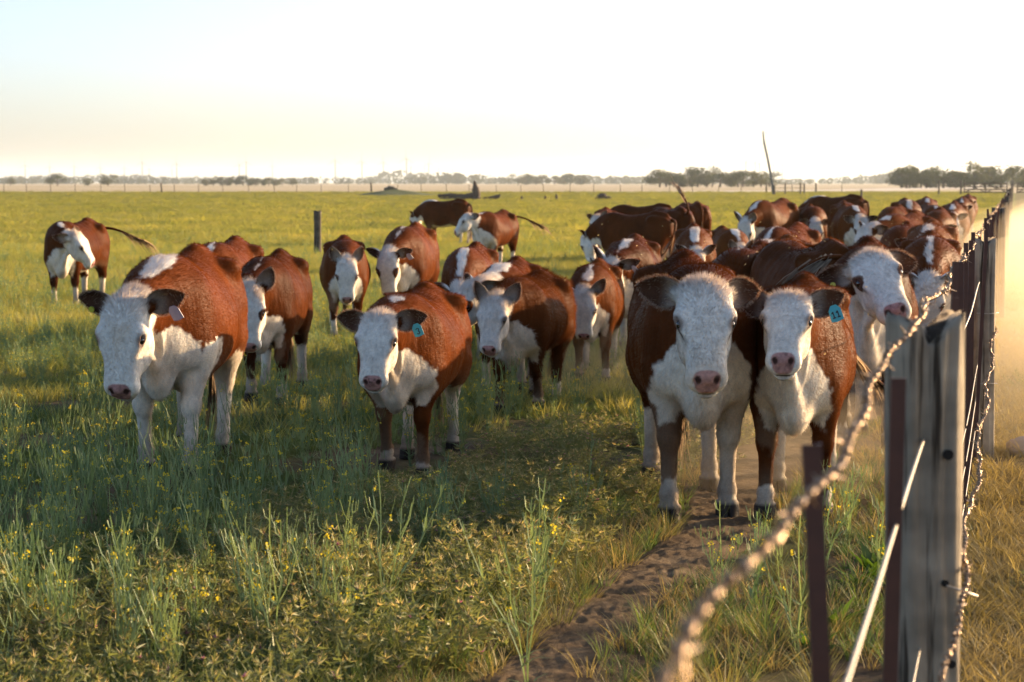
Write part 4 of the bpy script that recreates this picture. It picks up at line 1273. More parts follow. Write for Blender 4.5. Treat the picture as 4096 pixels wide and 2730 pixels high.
    if fur:
        tri = T; A = np.linalg.norm(np.cross(V[tri[:, 1]] - V[tri[:, 0]], V[tri[:, 2]] - V[tri[:, 0]]), axis=1)
        cen = V[tri].mean(1)
        wgt = A * np.where(cen[:, 0] > .85, 2.2, 1.0) * np.where(cen[:, 2] < .12, 0, 1)
        idx = r.choice(len(tri), fur, p=wgt / wgt.sum())
        b = r.dirichlet((1, 1, 1), fur)
        R0 = np.einsum('nk,nkd->nd', b, V[tri[idx]])
        vn = vert_normals(V, T); nr = np.einsum('nk,nkd->nd', b, vn[tri[idx]]); nr /= np.linalg.norm(nr, axis=1, keepdims=True)
        P0 = np.concatenate([P]); pn = vert_normals(P0, T); npz = np.einsum('nk,nkd->nd', b, pn[tri[idx]])
        cl = np.einsum('nk,nkd->nd', b, col[tri[idx]])
        u, w = head_uvw(R0[:, 0], R0[:, 2]); u, w = u / HS, w / HS
        ss = (R0[:, 0] - NA[0]) * ND[0] + (R0[:, 2] - NA[2]) * ND[2]
        head = sstep(.42, .55, ss) * (R0[:, 2] > .72)
        flow = np.tile(np.array([-.75, 0, -.65]), (fur, 1)); flow[:, 0] *= sstep(.2, .55, R0[:, 2])
        hf = HU[None] * 1.0 * np.where(u > .17, 1, -1)[:, None] + np.stack([0 * u, np.sign(R0[:, 1]) * .8 * np.minimum(np.abs(R0[:, 1]) / .06, 1), 0 * u], 1)
        flow = flow * (1 - head)[:, None] + hf * head[:, None]
        flow += r.normal(size=(fur, 3)) * (.22 + .6 * woolly)
        flow -= nr * np.sum(flow * nr, 1, keepdims=True); flow /= np.linalg.norm(flow, axis=1, keepdims=True) + 1e-9
        poll = head * sstep(.13, .0, u) * (w > -.10)
        nosem = head * sstep(.36, .42, u)
        top = sstep(1.08, 1.18, R0[:, 2]) * (1 - head)
        L = .017 + .010 * top + .020 * poll - .007 * head * (1 - poll) + .022 * woolly * (1 - head) + .016 * sstep(.70, .5, R0[:, 2]) * (np.abs(R0[:, 1]) < .12)
        L = L - .006 * sstep(.5, .3, R0[:, 2]); L = L * r.uniform(.6, 1.35, fur)
        brk = coat.get('_', 0)
        st = .24 + .45 * poll + .22 * top + .25 * woolly + .1 * r.normal(size=fur)
        st = np.clip(st, .12, 1.1)
        keep = (nosem < .5) & (R0[:, 2] > .10)
        tipr = R0 + (flow * np.sqrt(np.maximum(0, 1 - np.minimum(st, 1) ** 2))[:, None] + nr * st[:, None]) * L[:, None]
        # curl by half turn for woolly coats is left to the jittered flow
        side = np.cross(flow, nr); wid = (.00125, .0028, .006)[level] * r.uniform(.7, 1.3, fur)
        a0 = R0 - side * wid[:, None]; a1 = R0 + side * wid[:, None]
        npz = npz + r.normal(size=(fur, 3)) * (.09 + .26 * head)[:, None]; npz /= np.linalg.norm(npz, axis=1, keepdims=True)
        R0, a0, a1, tipr, npz, cl = R0[keep], a0[keep], a1[keep], tipr[keep], npz[keep], cl[keep]
        sets = [(R0, a0, a1, tipr, npz, cl)]
        # ear fringe
        for E, EQ, fl, ec in ear_data:
            k = (1500, 300, 60)[level]
            n_ = len(E) // 2; mm = 7 if level == 0 else 5; nn_ = 12 if level == 0 else 8
            i = r.integers(1, nn_ + 1, k); edge = r.choice([0, mm], k); inner = r.uniform(size=k) < .12
            j = np.where(inner, r.integers(1, mm, k), edge)
            pid = n_ + i * (mm + 1) + j
            tt_ = r.uniform(size=k)[:, None]; pr = E[pid] * tt_ + E[pid - (mm + 1)] * (1 - tt_) + r.normal(size=(k, 3)) * .003
            cen_ = E[n_ + i * (mm + 1) + mm // 2]
            outd = (pr - cen_); outd[:, 1] *= .3; outd /= np.linalg.norm(outd, axis=1, keepdims=True) + 1e-6
            outd = np.where(inner[:, None], np.array([.5, .0, -.2]), outd)
            dirn = outd + np.array([.1, 0, 0]) + np.array([0, .6, 0]) * np.sign(E[:, 1].mean()) + r.normal(size=(k, 3)) * .25
            dirn /= np.linalg.norm(dirn, axis=1, keepdims=True)
            Lh = r.uniform(.006, .024, k) * np.where(inner, 1.3, 1.0)
            tip = pr + dirn * Lh[:, None]
            sd_ = np.cross(dirn, r.normal(size=(k, 3))); sd_ /= np.linalg.norm(sd_, axis=1, keepdims=True); wd = (.0008, .0022, .005)[level]
            pale = r.uniform(size=k) < .5
            ccl = np.where(pale[:, None], np.array([.58, .48, .37]), np.array([.17, .06, .025]))
            sets.append((pr, pr - sd_ * wd, pr + sd_ * wd, tip, np.tile(np.array([.6, np.sign(E[:, 1].mean()) * .3, .6]), (k, 1)), ccl))
        R0 = np.concatenate([q[0] for q in sets]); tri3 = [np.concatenate([q[k] for q in sets]) for k in (1, 2, 3)]
        npz = np.concatenate([q[4] for q in sets]); cl = np.concatenate([q[5] for q in sets])
        PP = [cow_pose(t, pose, R0) for t in tri3]
        n = len(R0); F = np.empty((n, 3, 3)); 
        for k in range(3): F[:, k] = PP[k]
        F = F.reshape(-1, 3); F[:, 2] -= zoff
        fo = np_mesh('fur', F, np.arange(3 * n).reshape(n, 3), True, [FUR], parent=root); fo['kind'] = 'stuff'
        vv = r.uniform(.86, 1.14, n)[:, None]
        attr_color(fo.data, 'coat', np.repeat(np.clip(cl * vv, 0, .85), 3, 0)); attr_vec(fo.data, 'skin_normal', np.repeat(npz, 3, 0))
    return root

W1 = dict(fl=(.26, .04), fr=(-.26, .30), hl=(-.24, .10), hr=(.22, 0))          # two phases of the walk
W2 = dict(fl=(-.26, .30), fr=(.26, .04), hl=(.22, 0), hr=(-.24, .10))
S0 = dict(fl=(.04, 0), fr=(-.05, 0), hl=(-.04, 0), hr=(.05, 0))
def ps(base, **k): d = dict(base); d.update(k); return d
UP = ((.95, .30), (.95, .30)); FLAT = ((.12, .15), (.12, .15)); DROOP = ((-.12, .45), (-.12, .45))
DULL = (.72, .74, .72); BRIGHT = (1.12, 1.1, .95); TAN = (1.45, 1.9, 2.6)
COWS = []
def cow(x, y, h, s, pose, coat, label, level, **k): COWS.append((x, y, h, s, pose, coat, label, level, k))
cow(-2.03, 12.2, 2, 1.06, ps(W1, nyaw=-.22, npitch=.42, hyaw=.05, hpitch=.02, hroll=.06, fl=(-.26, .10), fr=(.10, .12), fat=1.0), dict(fl=.80, fr=.80, hl=.62, hr=.62, crest=1, cx=(.36, .80), cw=.085, bib=.24, eyepatch=.7, lid=(.2, .1, .07), tear=.35), 'largest cow at the left with all-white front legs and a grey ear tag', 0, ears=((.14, .15), (.05, .05)), tail='hang', tags=((1, 'violet', ''), (-1, 'yellow', '')))
cow(-2.55, 17.7, 4, .99, ps(W2, npitch=.5, nyaw=.1), dict(fl=.3, fr=.3), 'cow half hidden between the big left cow and the one right of it', 1, ears=FLAT)
cow(-1.93, 16.0, 2, .94, ps(W2, npitch=.42, nyaw=-.10, hpitch=.12, hyaw=.1), dict(fl=.20, fr=.20, tone=DULL, crest=1, bibtop=.82), 'dark red cow with upright pale ears, second white face from the left', 0, ears=UP, tail='hang')
cow(-6.05, 27.6, 10, .98, ps(S0, nyaw=1.0, npitch=.30, hyaw=.60), dict(fl=.3, fr=.3, tone=DULL, cw=.08), 'cow alone at the far left with its tail swung out and head turned right', 1, tail='out', ears=((.1, .8), (.1, .3)))
cow(-1.88, 22.4, -6, .90, ps(W1, npitch=.42, hpitch=.1), dict(fl=.25, fr=.25, crest=0), 'tan-red cow facing straight ahead beside the lone grey post', 1, ears=UP)
cow(-1.20, 23.4, 6, 1.00, ps(W2, npitch=.60, nyaw=-.26, hpitch=.1, hyaw=.15), dict(cx=(.1, .75), cw=.05), 'cow with lowered head and one dark spread ear, behind the tag 3 cow', 1, ears=FLAT, tags=((1, 'violet', ''),))
cow(-1.86, 55, 122, 1.03, ps(S0, npitch=.9), dict(tone=DULL, cx=(.2, .7), cw=.16), 'far cow seen from behind with a white stripe over its shoulder', 2)
cow(-.34, 38.5, 22, .96, ps(S0, nyaw=-.45, npitch=-.02, hyaw=-.35), dict(bib=.24, face=.40), 'far cow with raised white head looking to the left', 1, tail='out', ears=FLAT)
cow(-.60, 12.15, 8, .88, ps(W2, npitch=.16, nyaw=-.10, hpitch=-.02, hyaw=.08, fat=1.10), dict(fl=.12, fr=.12, hl=.55, hr=.55, bib=.23, eyepatch=.9, tone=BRIGHT, cx=(.55, .85), cw=.05, nosespot=.9), 'cow in the centre foreground with a teal ear tag reading 3', 0, ears=((.10, .12), (.05, .05)), tags=((1, 'teal', '3'),))
cow(-.40, 19.3, 6, .91, ps(S0, npitch=1.0), dict(cx=(.45, .80), cw=.05), 'cow seen only by its back and white crest behind the centre cows', 1)
cow(-.02, 16.9, 9, .87, ps(W1, nyaw=-.50, npitch=.30, hyaw=-.45, hpitch=.15), dict(fl=.7, fr=.3, face=.30, cw=.11, cx=(.35, .9)), 'white-necked cow looking down to the left behind the woolly calf', 0, ears=((.15, .35), (.1, .5)), tags=((1, 'teal', ''),))
cow(.13, 15.45, 15, .83, ps(W1, npitch=.28, nyaw=-.14, hyaw=.08, hpitch=.02, fat=1.08), dict(fl=.10, fr=.10, hl=.20, hr=.2, tone=(.95, 1.1, 1.2), crest=0, bib=.22), 'small woolly brown calf with upright ears in the middle', 0, ears=((.80, .35), (.95, .25)), woolly=1.0)
cow(.74, 17.7, 7, .83, ps(W2, npitch=.50, hpitch=.10, nyaw=-.10, hyaw=.08), dict(fl=.16, fr=.16, hl=.5, hr=.5, cx=(.38, .80), cw=.07, tone=(1.1, 1.2, 1.1)), 'young cow with a white crest walking right of the woolly calf', 0, ears=((.75, .3), (.1, .35)), woolly=.3)
cow(1.20, 20.0, 8, .96, ps(W1, npitch=.40, nyaw=-.35, hpitch=.35, hyaw=-.3), dict(tone=DULL, cx=(.2, .8), cw=.05), 'dark red cow with a violet tag and its head bent down, behind the young cow', 1, ears=((.1, .3), (.7, .3)), tags=((1, 'violet', ''),), tail='left')
cow(1.95, 42, 6, .96, ps(S0, npitch=.25, nyaw=-.3), dict(), 'cow looking out with its white face at the left end of the shaded group', 1, ears=((.8, .3), (.1, .3)))
cow(2.08, 34, 128, 1.0, ps(S0, npitch=.9), dict(tone=DULL, crest=0), 'brown cow showing its shaded flank beside the white face', 2, tail='left')
cow(2.85, 44, 118, 1.02, ps(S0, npitch=.9), dict(tone=DULL, crest=0), 'brown back just visible behind the shaded cow', 2)
cow(3.02, 38, 165, 1.03, ps(S0, npitch=.6), dict(tone=DULL), 'cow seen from behind with its pale tail thrown up', 2, tail='up')
cow(4.0, 44.5, 170, 1.05, ps(S0, npitch=.6), dict(), 'reddish rump right of the cow with the raised tail', 2)
cow(2.32, 25.4, 4, .96, ps(W1, npitch=.66, hpitch=.15), dict(cx=(.35, .80), cw=.06, tone=(1, 1.15, 1.2)), 'cow with lowered white head and pale crest in the middle distance', 1, ears=((.35, .3), (.35, .3)))
cow(3.14, 29.0, -6, .87, ps(S0, npitch=.66), dict(cx=(.3, .8), cw=.08, tone=(1.1, 1.3, 1.3)), 'small tan cow peeping out right of the lowered white head', 1, ears=UP)
cow(.97, 10.72, 0, 1.07, ps(W1, npitch=.04, hpitch=.06, nyaw=-.12, hyaw=.10, fat=1.0, fl=(.10, 0), fr=(-.20, .06)), dict(fl=.62, fr=.22, hl=.42, hr=.42, bib=.24, tone=(.85, .88, .95), eyepatch=.0, crest=0, nosespot=.4, tear=1.0, nose=(.46, .25, .20)), 'big cow in front on the path, with no tag and shaggy poll', 0, ears=((-.05, .60), (.12, -.05)), fur=70000)
cow(1.56, 10.75, 11, .97, ps(W2, npitch=-.06, hpitch=-.16, nyaw=-.03, hyaw=.0, fl=(.02, 0), fr=(-.22, .03)), dict(fl=.12, fr=.18, hl=.45, hr=.45, bib=.20, tone=(1.02, 1.1, 1.05), crest=0, eyepatch=.6, nosespot=.5, nose=(.42, .23, .20)), 'front cow beside the fence with a teal ear tag reading 11', 0, ears=((.34, .12), (.25, .05)), tags=((1, 'teal', '11'),), tail='left', fur=70000)
cow(2.36, 13.2, 10, 1.08, ps(W1, npitch=.0, nyaw=.0, hyaw=.34, hpitch=-.28, hroll=.30), dict(fl=.2, fr=.2, bib=.26, face=.50, throat=.12, cw=.09, tone=DULL), 'cow by the fence behind tag 11, raising its tilted head, with a yellow ear button', 0, ears=((.0, .5), (-.2, .2)), tags=((-1, 'yellow', ''),))
cow(1.88, 15.7, 18, 1.0, ps(S0, npitch=1.0), dict(tone=DULL, cx=(.2, .5), cw=.04), 'dark back with a small white spot behind the two front cows', 1)
cow(2.12, 14.35, 168, 1.06, ps(S0, npitch=.3), dict(tone=(.9, 1, 1)), 'cow turned away behind the tag 11 cow, flicking a blond tail', 1, tail='flick')
cow(3.06, 22.2, 24, 1.02, ps(W2, npitch=1.0), dict(tone=(1, 1, 1.1), cx=(.1, .8), cw=.07), 'smooth red back behind the woolly shoulder, left of the insects', 1)
cow(2.56, 19.2, 22, .97, ps(W1, npitch=1.0), dict(cx=(.2, .8), cw=.08, tone=(1.1, 1.3, 1.2)), 'woolly tan back with white patches behind the dark back', 1, woolly=.5)
cow(4.95, 38, 30, 1.14, ps(W1, npitch=.70, nyaw=-.1, hpitch=.1), dict(tone=(1, 1.1, 1.1), cw=.09), 'tall cow grazing downwards to the left in the right background', 1, ears=UP)
cow(5.85, 39, 4, 1.04, ps(W2, npitch=.60), dict(tone=(1.05, 1.2, 1.2)), 'cow with bowed white head right of the tall grazing cow', 1, ears=FLAT, tags=((1, 'violet', ''),))
cow(8.1, 50, 135, 1.15, ps(S0, npitch=.8), dict(tone=DULL, cw=.16, cx=(.3, .7)), 'far brown cow seen from behind with a white shoulder stripe, on the right', 2)
cow(6.25, 37, -2, 1.07, ps(W1, npitch=.42, hpitch=.05), dict(tone=(1.1, 1.25, 1.2)), 'cow with a narrow white face looking out of the right background', 1, ears=FLAT)
cow(7.0, 42, 6, 1.08, ps(W2, npitch=.5), dict(tone=(1.05, 1.1, 1.2), crest=0), 'cow close behind the narrow white face', 2)
cow(4.72, 24.0, 16, 1.0, ps(W2, npitch=1.0), dict(tone=(1, 1, 1.1), crest=0), 'peaked red back right of the insects', 1)
cow(5.55, 28.2, 30, 1.06, ps(W1, npitch=.32, nyaw=-.45, hpitch=.1), dict(face=.44, cw=.10, tone=(1.05, 1.15, 1.1)), 'cow with a large white head turned left and a dark ear, right background', 1, ears=((.05, .3), (.15, .4)))
cow(6.95, 36.2, 18, 1.06, ps(W2, npitch=.6), dict(tone=(1.1, 1.2, 1.2)), 'cow with one pale ear stuck out, behind the large white head', 1, ears=FLAT)
cow(8.40, 42.5, 6, 1.12, ps(W1, npitch=.7), dict(cw=.09, cx=(.3, .8), tone=(1.05, 1.2, 1.2)), 'cow with a broad white crest in the right background', 2)
cow(10.6, 51, 10, 1.10, ps(W2, npitch=.5), dict(tone=(1.1, 1.2, 1.3)), 'distant cow behind the broad white crest', 2)
cow(9.75, 46.5, 0, 1.0, ps(W1, npitch=.6), dict(cw=.09, tone=(1.1, 1.2, 1.3)), 'distant small cow with white patches beside the fence column', 2)
cow(3.82, 18.2, 12, 1.02, ps(W2, npitch=.75, hpitch=.2), dict(tone=(1.05, 1.1, 1.0), cw=.06), 'red cow close to the fence with its head hidden and one ear showing', 1, ears=FLAT)
cow(4.60, 21.9, 14, 1.05, ps(W1, npitch=.35, nyaw=-.10), dict(tone=TAN, face=.42, cw=.08), 'cream-coloured cow with a white face walking along the fence', 1, ears=FLAT, woolly=.4, tags=((1, 'violet', ''),))
cow(6.85, 32.0, 14, 1.06, ps(W2, npitch=.55), dict(tone=(1.1, 1.25, 1.2)), 'cow in file behind the cream-coloured cow', 1, ears=FLAT)
cow(9.30, 42.0, 14, 1.07, ps(W1, npitch=.5), dict(tone=(1.1, 1.25, 1.25)), 'third cow in the file along the fence', 2, ears=FLAT)
cow(12.3, 54.5, 14, 1.08, ps(W2, npitch=.5), dict(tone=(1.1, 1.25, 1.25)), 'fourth cow in the dusty file along the fence', 2)
cow(15.3, 67.0, 14, 1.08, ps(W1, npitch=.5), dict(tone=(1.1, 1.25, 1.25)), 'last and farthest cow of the dusty file along the fence', 2)
for i, (x, y, h, s, pose, coat, label, level, k) in enumerate(COWS):
    q = random.Random(i * 31 + 5)
    pose = dict(pose); pose['fat'] = pose.get('fat', 1.0) * q.uniform(.95, 1.08); pose['hsize'] = q.uniform(.95, 1.05); pose['hbroad'] = q.uniform(.97, 1.04)
    coat = dict(coat); coat.setdefault('ring', q.choice([0, 0, 0, .8, 1.1]) if i not in (0, 8, 21, 22) else 0)
    make_cow((x, y), h, s, pose, coat, label, level, 11 + i * 7, **k)
# ============================================================ vegetation
SRC = bpy.data.collections.new('plant_sources')          # source meshes, not linked to the scene
def src(name, mb_or_obj):
    SRC.objects.link(mb_or_obj); return mb_or_obj

def blades(r, n, h, spread, lean, width, seg=3, curl=.5, base=.03):
    """bundle of tapering grass blades"""
    V, Q, T = [], [], []
    for k in range(n):
        a = r.uniform(0, 6.283); rad = base * math.sqrt(r.uniform())
        p = np.array([math.cos(a) * rad, math.sin(a) * rad, -.01])
        b = a + r.normal() * .7
        dr = np.array([math.cos(b), math.sin(b), 0]); hh = h * r.uniform(.45, 1.0); le = lean * r.uniform(.2, 1.2)
        sd = np.array([-math.sin(b + r.normal() * .6), math.cos(b + r.normal() * .6), 0]); w_ = width * r.uniform(.7, 1.2)
        i0 = len(V)
        for i in range(seg):
            t = i / seg
            c_ = p + dr * (spread * t + le * hh * t ** (1 + curl * 2)) + np.array([0, 0, hh * (t - .25 * curl * le * t * t)])
            ww = w_ * (1 - .55 * t)
            V += [c_ - sd * ww, c_ + sd * ww]
        c_ = p + dr * (spread + le * hh) + np.array([0, 0, hh * (1 - .25 * curl * le)])
        V.append(c_)
        for i in range(seg - 1): Q.append([i0 + 2 * i, i0 + 2 * i + 1, i0 + 2 * i + 3, i0 + 2 * i + 2])
        T.append([i0 + 2 * seg - 2, i0 + 2 * seg - 1, i0 + 2 * seg])
    return np.array(V), np.array(Q).reshape(-1, 4), np.array(T)

GREEN = plant_mat('meadow_grass', (.07, .13, .045), (.13, .19, .06), .45, .2, (.20, .19, .06))
YGREEN = plant_mat('pasture_grass', (.22, .26, .06), (.37, .36, .10), .5, .55, (.47, .39, .15))
DRY = plant_mat('dry_grass', (.24, .185, .085), (.38, .30, .15), .45, .3, (.16, .16, .05))
SEDGE = plant_mat('sedge', (0.108, 0.120, 0.048), (0.228, 0.216, 0.084), .4)
WEED = plant_mat('weed_leaf', (.06, .12, .015), (.09, .16, .025), .5)
THIS = plant_mat('thistle_leaf', (.14, .19, .075), (.25, .255, .10), .42, .3, (.27, .20, .10))
SPIKE = plant_mat('thistle_spike', (.50, .40, .22), (.58, .46, .27), .45)
STEM = plant_mat('mustard_stem', (.13, .21, .115), (.22, .29, .14), .38)
YEL = plant_mat('mustard_flower', (.58, .46, .03), (.68, .58, .06), .45)
PINK = plant_mat('thistle_flower', (.42, .14, .34), (.55, .24, .42), .4)

def veg_obj(name, V, Q, T, mat):
    return np_mesh(name, V, [Q, T] if len(Q) else [T], True, [mat], link=False)
kinds = {}
def reg(kind, objs):
    c = bpy.data.collections.new('src_' + kind)
    for i, o in enumerate(objs):
        o.name = f'{kind}_{i:02d}'; c.objects.link(o)
    kinds[kind] = c
r = np.random.default_rng(12)
reg('meadow', [veg_obj('g', *blades(r, 26, .19, .03, .6, .0026, 3), GREEN) for k in range(4)])
reg('pasture', [veg_obj('g', *blades(r, 26, .20, .05, .6, .0036, 3, base=.08), YGREEN) for k in range(4)])
reg('farpasture', [veg_obj('g', *blades(r, 30, .32, .12, .5, .012, 2, base=.28), YGREEN) for k in range(4)])
reg('dry', [veg_obj('g', *blades(r, 24, .13, .03, .9, .0022, 3, base=.04), DRY) for k in range(4)])
reg('sedge', [veg_obj('g', *blades(r, 75, .27, .06, .75, .0019, 4, base=.05), SEDGE) for k in range(3)])
def leafy(r, n, h):
    V, Q, T = [], [], []
    for k in range(n):
        a = r.uniform(0, 6.283); L = h * r.uniform(.6, 1.1); el = r.uniform(.35, 1.2)
        d = np.array([math.cos(a) * math.cos(el), math.sin(a) * math.cos(el), math.sin(el)]); sd = np.array([-math.sin(a), math.cos(a), 0]); w_ = L * .11
        p0 = np.array([math.cos(a), math.sin(a), 0]) * .02
        i0 = len(V); V += [p0, p0 + d * L * .45 - sd * w_, p0 + d * L * .45 + sd * w_, p0 + d * L + np.array([0, 0, -L * .2])]
        T += [[i0, i0 + 2, i0 + 1], [i0 + 1, i0 + 2, i0 + 3]]
    return np.array(V), np.zeros((0, 4), int), np.array(T)
reg('weed', [veg_obj('w', *leafy(r, 34, .17), WEED) for k in range(3)])

def strip(V, T, pts, w0, w1, sd):
    i0 = len(V); n = len(pts)
    for i, p in enumerate(pts):
        w_ = w0 + (w1 - w0) * i / (n - 1); V += [p - sd * w_, p + sd * w_]
    for i in range(n - 1):
        a = i0 + 2 * i; T += [[a, a + 1, a + 3], [a, a + 3, a + 2]]
def mustard(r, h, nst):
    """thin branching stems with upturned pods and small yellow heads"""
    V, T, FV, FT = [], [], [], []
    for k in range(nst):
        a = r.uniform(0, 6.283); le = r.uniform(.05, .45); hh = h * r.uniform(.65, 1.05)
        d = np.array([math.cos(a), math.sin(a), 0])
        sd = np.array([math.cos(a + 1.2), math.sin(a + 1.2), 0])
        pts = [np.array([0, 0, -.01]) + d * (le * hh * t ** 1.3) + np.array([0, 0, hh * t]) + r.normal(size=3) * .006 for t in np.linspace(0, 1, 6)]
        strip(V, T, pts, .0032, .0017, sd)
        tips = [pts[-1]]
        for b in range(r.integers(2, 5)):
            i = r.integers(2, 5); q = pts[i]; an = r.uniform(0, 6.283); L = hh * r.uniform(.15, .32)
            bd = np.array([math.cos(an) * .55, math.sin(an) * .55, .8]); p1 = q + bd * L * .55; p2 = p1 + np.array([bd[0] * .5, bd[1] * .5, 1.0]) * L * .5
            strip(V, T, [q, p1, p2], .0024, .0014, np.array([-math.sin(an), math.cos(an), 0])); tips.append(p2)
        for b in range(r.integers(5, 11)):                        # pods
            i = r.integers(2, 5); q = pts[i] * .5 + pts[min(i + 1, 5)] * .5; an = r.uniform(0, 6.283); L = r.uniform(.025, .055)
            o_ = np.array([math.cos(an), math.sin(an), 0]); strip(V, T, [q, q + o_ * L * .5 + np.array([0, 0, L * .3]), q + o_ * L * .65 + np.array([0, 0, L])], .0020, .0013, np.array([-math.sin(an), math.cos(an), 0]))
        for b in range(3):                                        # lower leaves
            an = r.uniform(0, 6.283); L = r.uniform(.05, .10); q = pts[r.integers(0, 3)]; o_ = np.array([math.cos(an), math.sin(an), .5])
            strip(V, T, [q, q + o_ * L * .5, q + o_ * L * np.array([1, 1, .6])], .006, .001, np.array([-math.sin(an), math.cos(an), 0]))
        for tp in tips:
            if r.uniform() > .19: continue
            for b in range(r.integers(4, 9)):
                c_ = tp + r.normal(size=3) * np.array([.008, .008, .006]); s_ = r.uniform(.0035, .0068)
                e1 = r.normal(size=3); e1 /= np.linalg.norm(e1); e2 = np.cross(e1, r.normal(size=3)); e2 /= np.linalg.norm(e2)
                i0 = len(FV); FV += [c_ - e1 * s_, c_ - e2 * s_, c_ + e1 * s_, c_ + e2 * s_]; FT += [[i0, i0 + 1, i0 + 2], [i0, i0 + 2, i0 + 3]]
    return np.array(V), np.array(T), np.array(FV), np.array(FT)
def thistle(r, rad, h, n):
    """low spiny bush: radiating stems that end in stars of narrow pointed leaves"""
    V, T, SV, ST, FV, FT = [], [], [], [], [], []
    for k in range(n):
        a = r.uniform(0, 6.283); q = math.sqrt(r.uniform()) 
        top = np.array([math.cos(a) * rad * q, math.sin(a) * rad * q, h * (1 - .55 * q * q) * r.uniform(.5, 1.1)])
        base = np.array([top[0] * .25, top[1] * .25, 0])
        sd = np.array([-math.sin(a), math.cos(a), 0])
        mid = base * .45 + top * .55 + np.array([0, 0, .02])
        strip(V, T, [base, mid, top], .0022, .0014, sd)
        for b in range(7):
            d = r.normal(size=3); d[2] = abs(d[2]) * .7; d /= np.linalg.norm(d); L = r.uniform(.028, .058)
            e = np.cross(d, r.normal(size=3)); e /= np.linalg.norm(e)
            c_ = top * r.uniform(.75, 1.0) if b > 4 else top
            i0 = len(V); V += [c_ - e * .0048, c_ + e * .0048, c_ + d * L]; T.append([i0, i0 + 1, i0 + 2])
        for b in range(6):
            t = r.uniform(.3, .95); c_ = base * (1 - t) + top * t; d = r.normal(size=3); d[2] = d[2] * .6; d /= np.linalg.norm(d); L = r.uniform(.02, .05)
            e = np.cross(d, r.normal(size=3)); e /= np.linalg.norm(e)
            i0 = len(V); V += [c_ - e * .004, c_ + e * .004, c_ + d * L]; T.append([i0, i0 + 1, i0 + 2])
        if r.uniform() < .8:
            for b in range(5):
                d = r.normal(size=3); d[2] = abs(d[2]) + .2; d /= np.linalg.norm(d); L = r.uniform(.018, .038); e = np.cross(d, r.normal(size=3)); e /= np.linalg.norm(e)
                i0 = len(SV); SV += [top - e * .0030, top + e * .0030, top + d * L]; ST.append([i0, i0 + 1, i0 + 2])
        if r.uniform() < .07:
            for b in range(12):
                d = r.normal(size=3); d[2] = abs(d[2]) + .5; d /= np.linalg.norm(d); L = r.uniform(.010, .018); e = np.cross(d, r.normal(size=3)); e /= np.linalg.norm(e)
                i0 = len(FV); FV += [top - e * .0035, top + e * .0035, top + d * L]; FT.append([i0, i0 + 1, i0 + 2])
    return np.array(V), np.array(T), np.array(SV), np.array(ST), np.array(FV), np.array(FT)

def scatter(name, kind, pts, scl, label, cat):
    """one object of many plants: points carrying turn, size and choice, filled by geometry nodes"""
    me = bpy.data.meshes.new(name); n = len(pts)
    me.vertices.add(n); me.vertices.foreach_set('co', np.asarray(pts, np.float32).ravel())
    rr = np.zeros((n, 3), np.float32); rr[:, 2] = rng.uniform(0, 6.283, n); rr[:, 0] = rng.normal(0, .10, n); rr[:, 1] = rng.normal(0, .10, n)
    me.attributes.new('turn', 'FLOAT_VECTOR', 'POINT').data.foreach_set('vector', rr.ravel())
    me.attributes.new('size', 'FLOAT_VECTOR', 'POINT').data.foreach_set('vector', np.asarray(scl, np.float32).ravel())
    me.attributes.new('pick', 'INT', 'POINT').data.foreach_set('value', rng.integers(0, len(kinds[kind].objects), n).astype(np.int32))
    o = bpy.data.objects.new(name, me); COL.objects.link(o)
    ng = bpy.data.node_groups.new(name, 'GeometryNodeTree')
    ng.interface.new_socket('Geometry', in_out='INPUT', socket_type='NodeSocketGeometry'); ng.interface.new_socket('Geometry', in_out='OUTPUT', socket_type='NodeSocketGeometry')
    gi, go = ng.nodes.new('NodeGroupInput'), ng.nodes.new('NodeGroupOutput')
    ip = ng.nodes.new('GeometryNodeInstanceOnPoints'); ci = ng.nodes.new('GeometryNodeCollectionInfo')
    ci.inputs['Collection'].default_value = kinds[kind]; ci.inputs['Separate Children'].default_value = True; ci.inputs['Reset Children'].default_value = True
    ip.inputs['Pick Instance'].default_value = True
    def na(nm, dt):
        q = ng.nodes.new('GeometryNodeInputNamedAttribute'); q.data_type = dt; q.inputs[0].default_value = nm; return q.outputs[0]
    er = ng.nodes.new('FunctionNodeEulerToRotation')
    L = ng.links.new
    L(gi.outputs[0], ip.inputs['Points']); L(ci.outputs[0], ip.inputs['Instance']); L(na('pick', 'INT'), ip.inputs['Instance Index'])
    L(na('turn', 'FLOAT_VECTOR'), er.inputs[0]); L(er.outputs[0], ip.inputs['Rotation']); L(na('size', 'FLOAT_VECTOR'), ip.inputs['Scale'])
    L(ip.outputs[0], go.inputs[0])
    md = o.modifiers.new('fill', 'NODES'); md.node_group = ng
    tag(o, label, cat, None, 'stuff')
    return o

def wedge(n, d0, d1, p, margin=1.12, side=None):
    """random points in the field of view, density falling as d^-p"""
    u = rng.uniform(size=n); e = 2 - p
    d = (d0 ** e + u * (d1 ** e - d0 ** e)) ** (1 / e) if abs(e) > 1e-6 else d0 * (d1 / d0) ** u
    x = rng.uniform(-1, 1, n) * (d * .2571 * margin + .5)
    return np.stack([x, d, np.zeros(n)], 1)
def keep(P, f): return P[f]
def cover(P): return vnoise(P * np.array([1, 1, 0]), .9, 77)
def sz(n, lo, hi, wide=1.0): 
    s = rng.uniform(lo, hi, n); return np.stack([s * wide, s * wide, s * rng.uniform(.85, 1.15, n)], 1)
def off_path(P, k=1.0): return np.abs(P[:, 0] - path_x(P[:, 1])) > path_w(P[:, 1]) * k
def west(P, m=0.0): return P[:, 0] < fence_x(P[:, 1]) - m

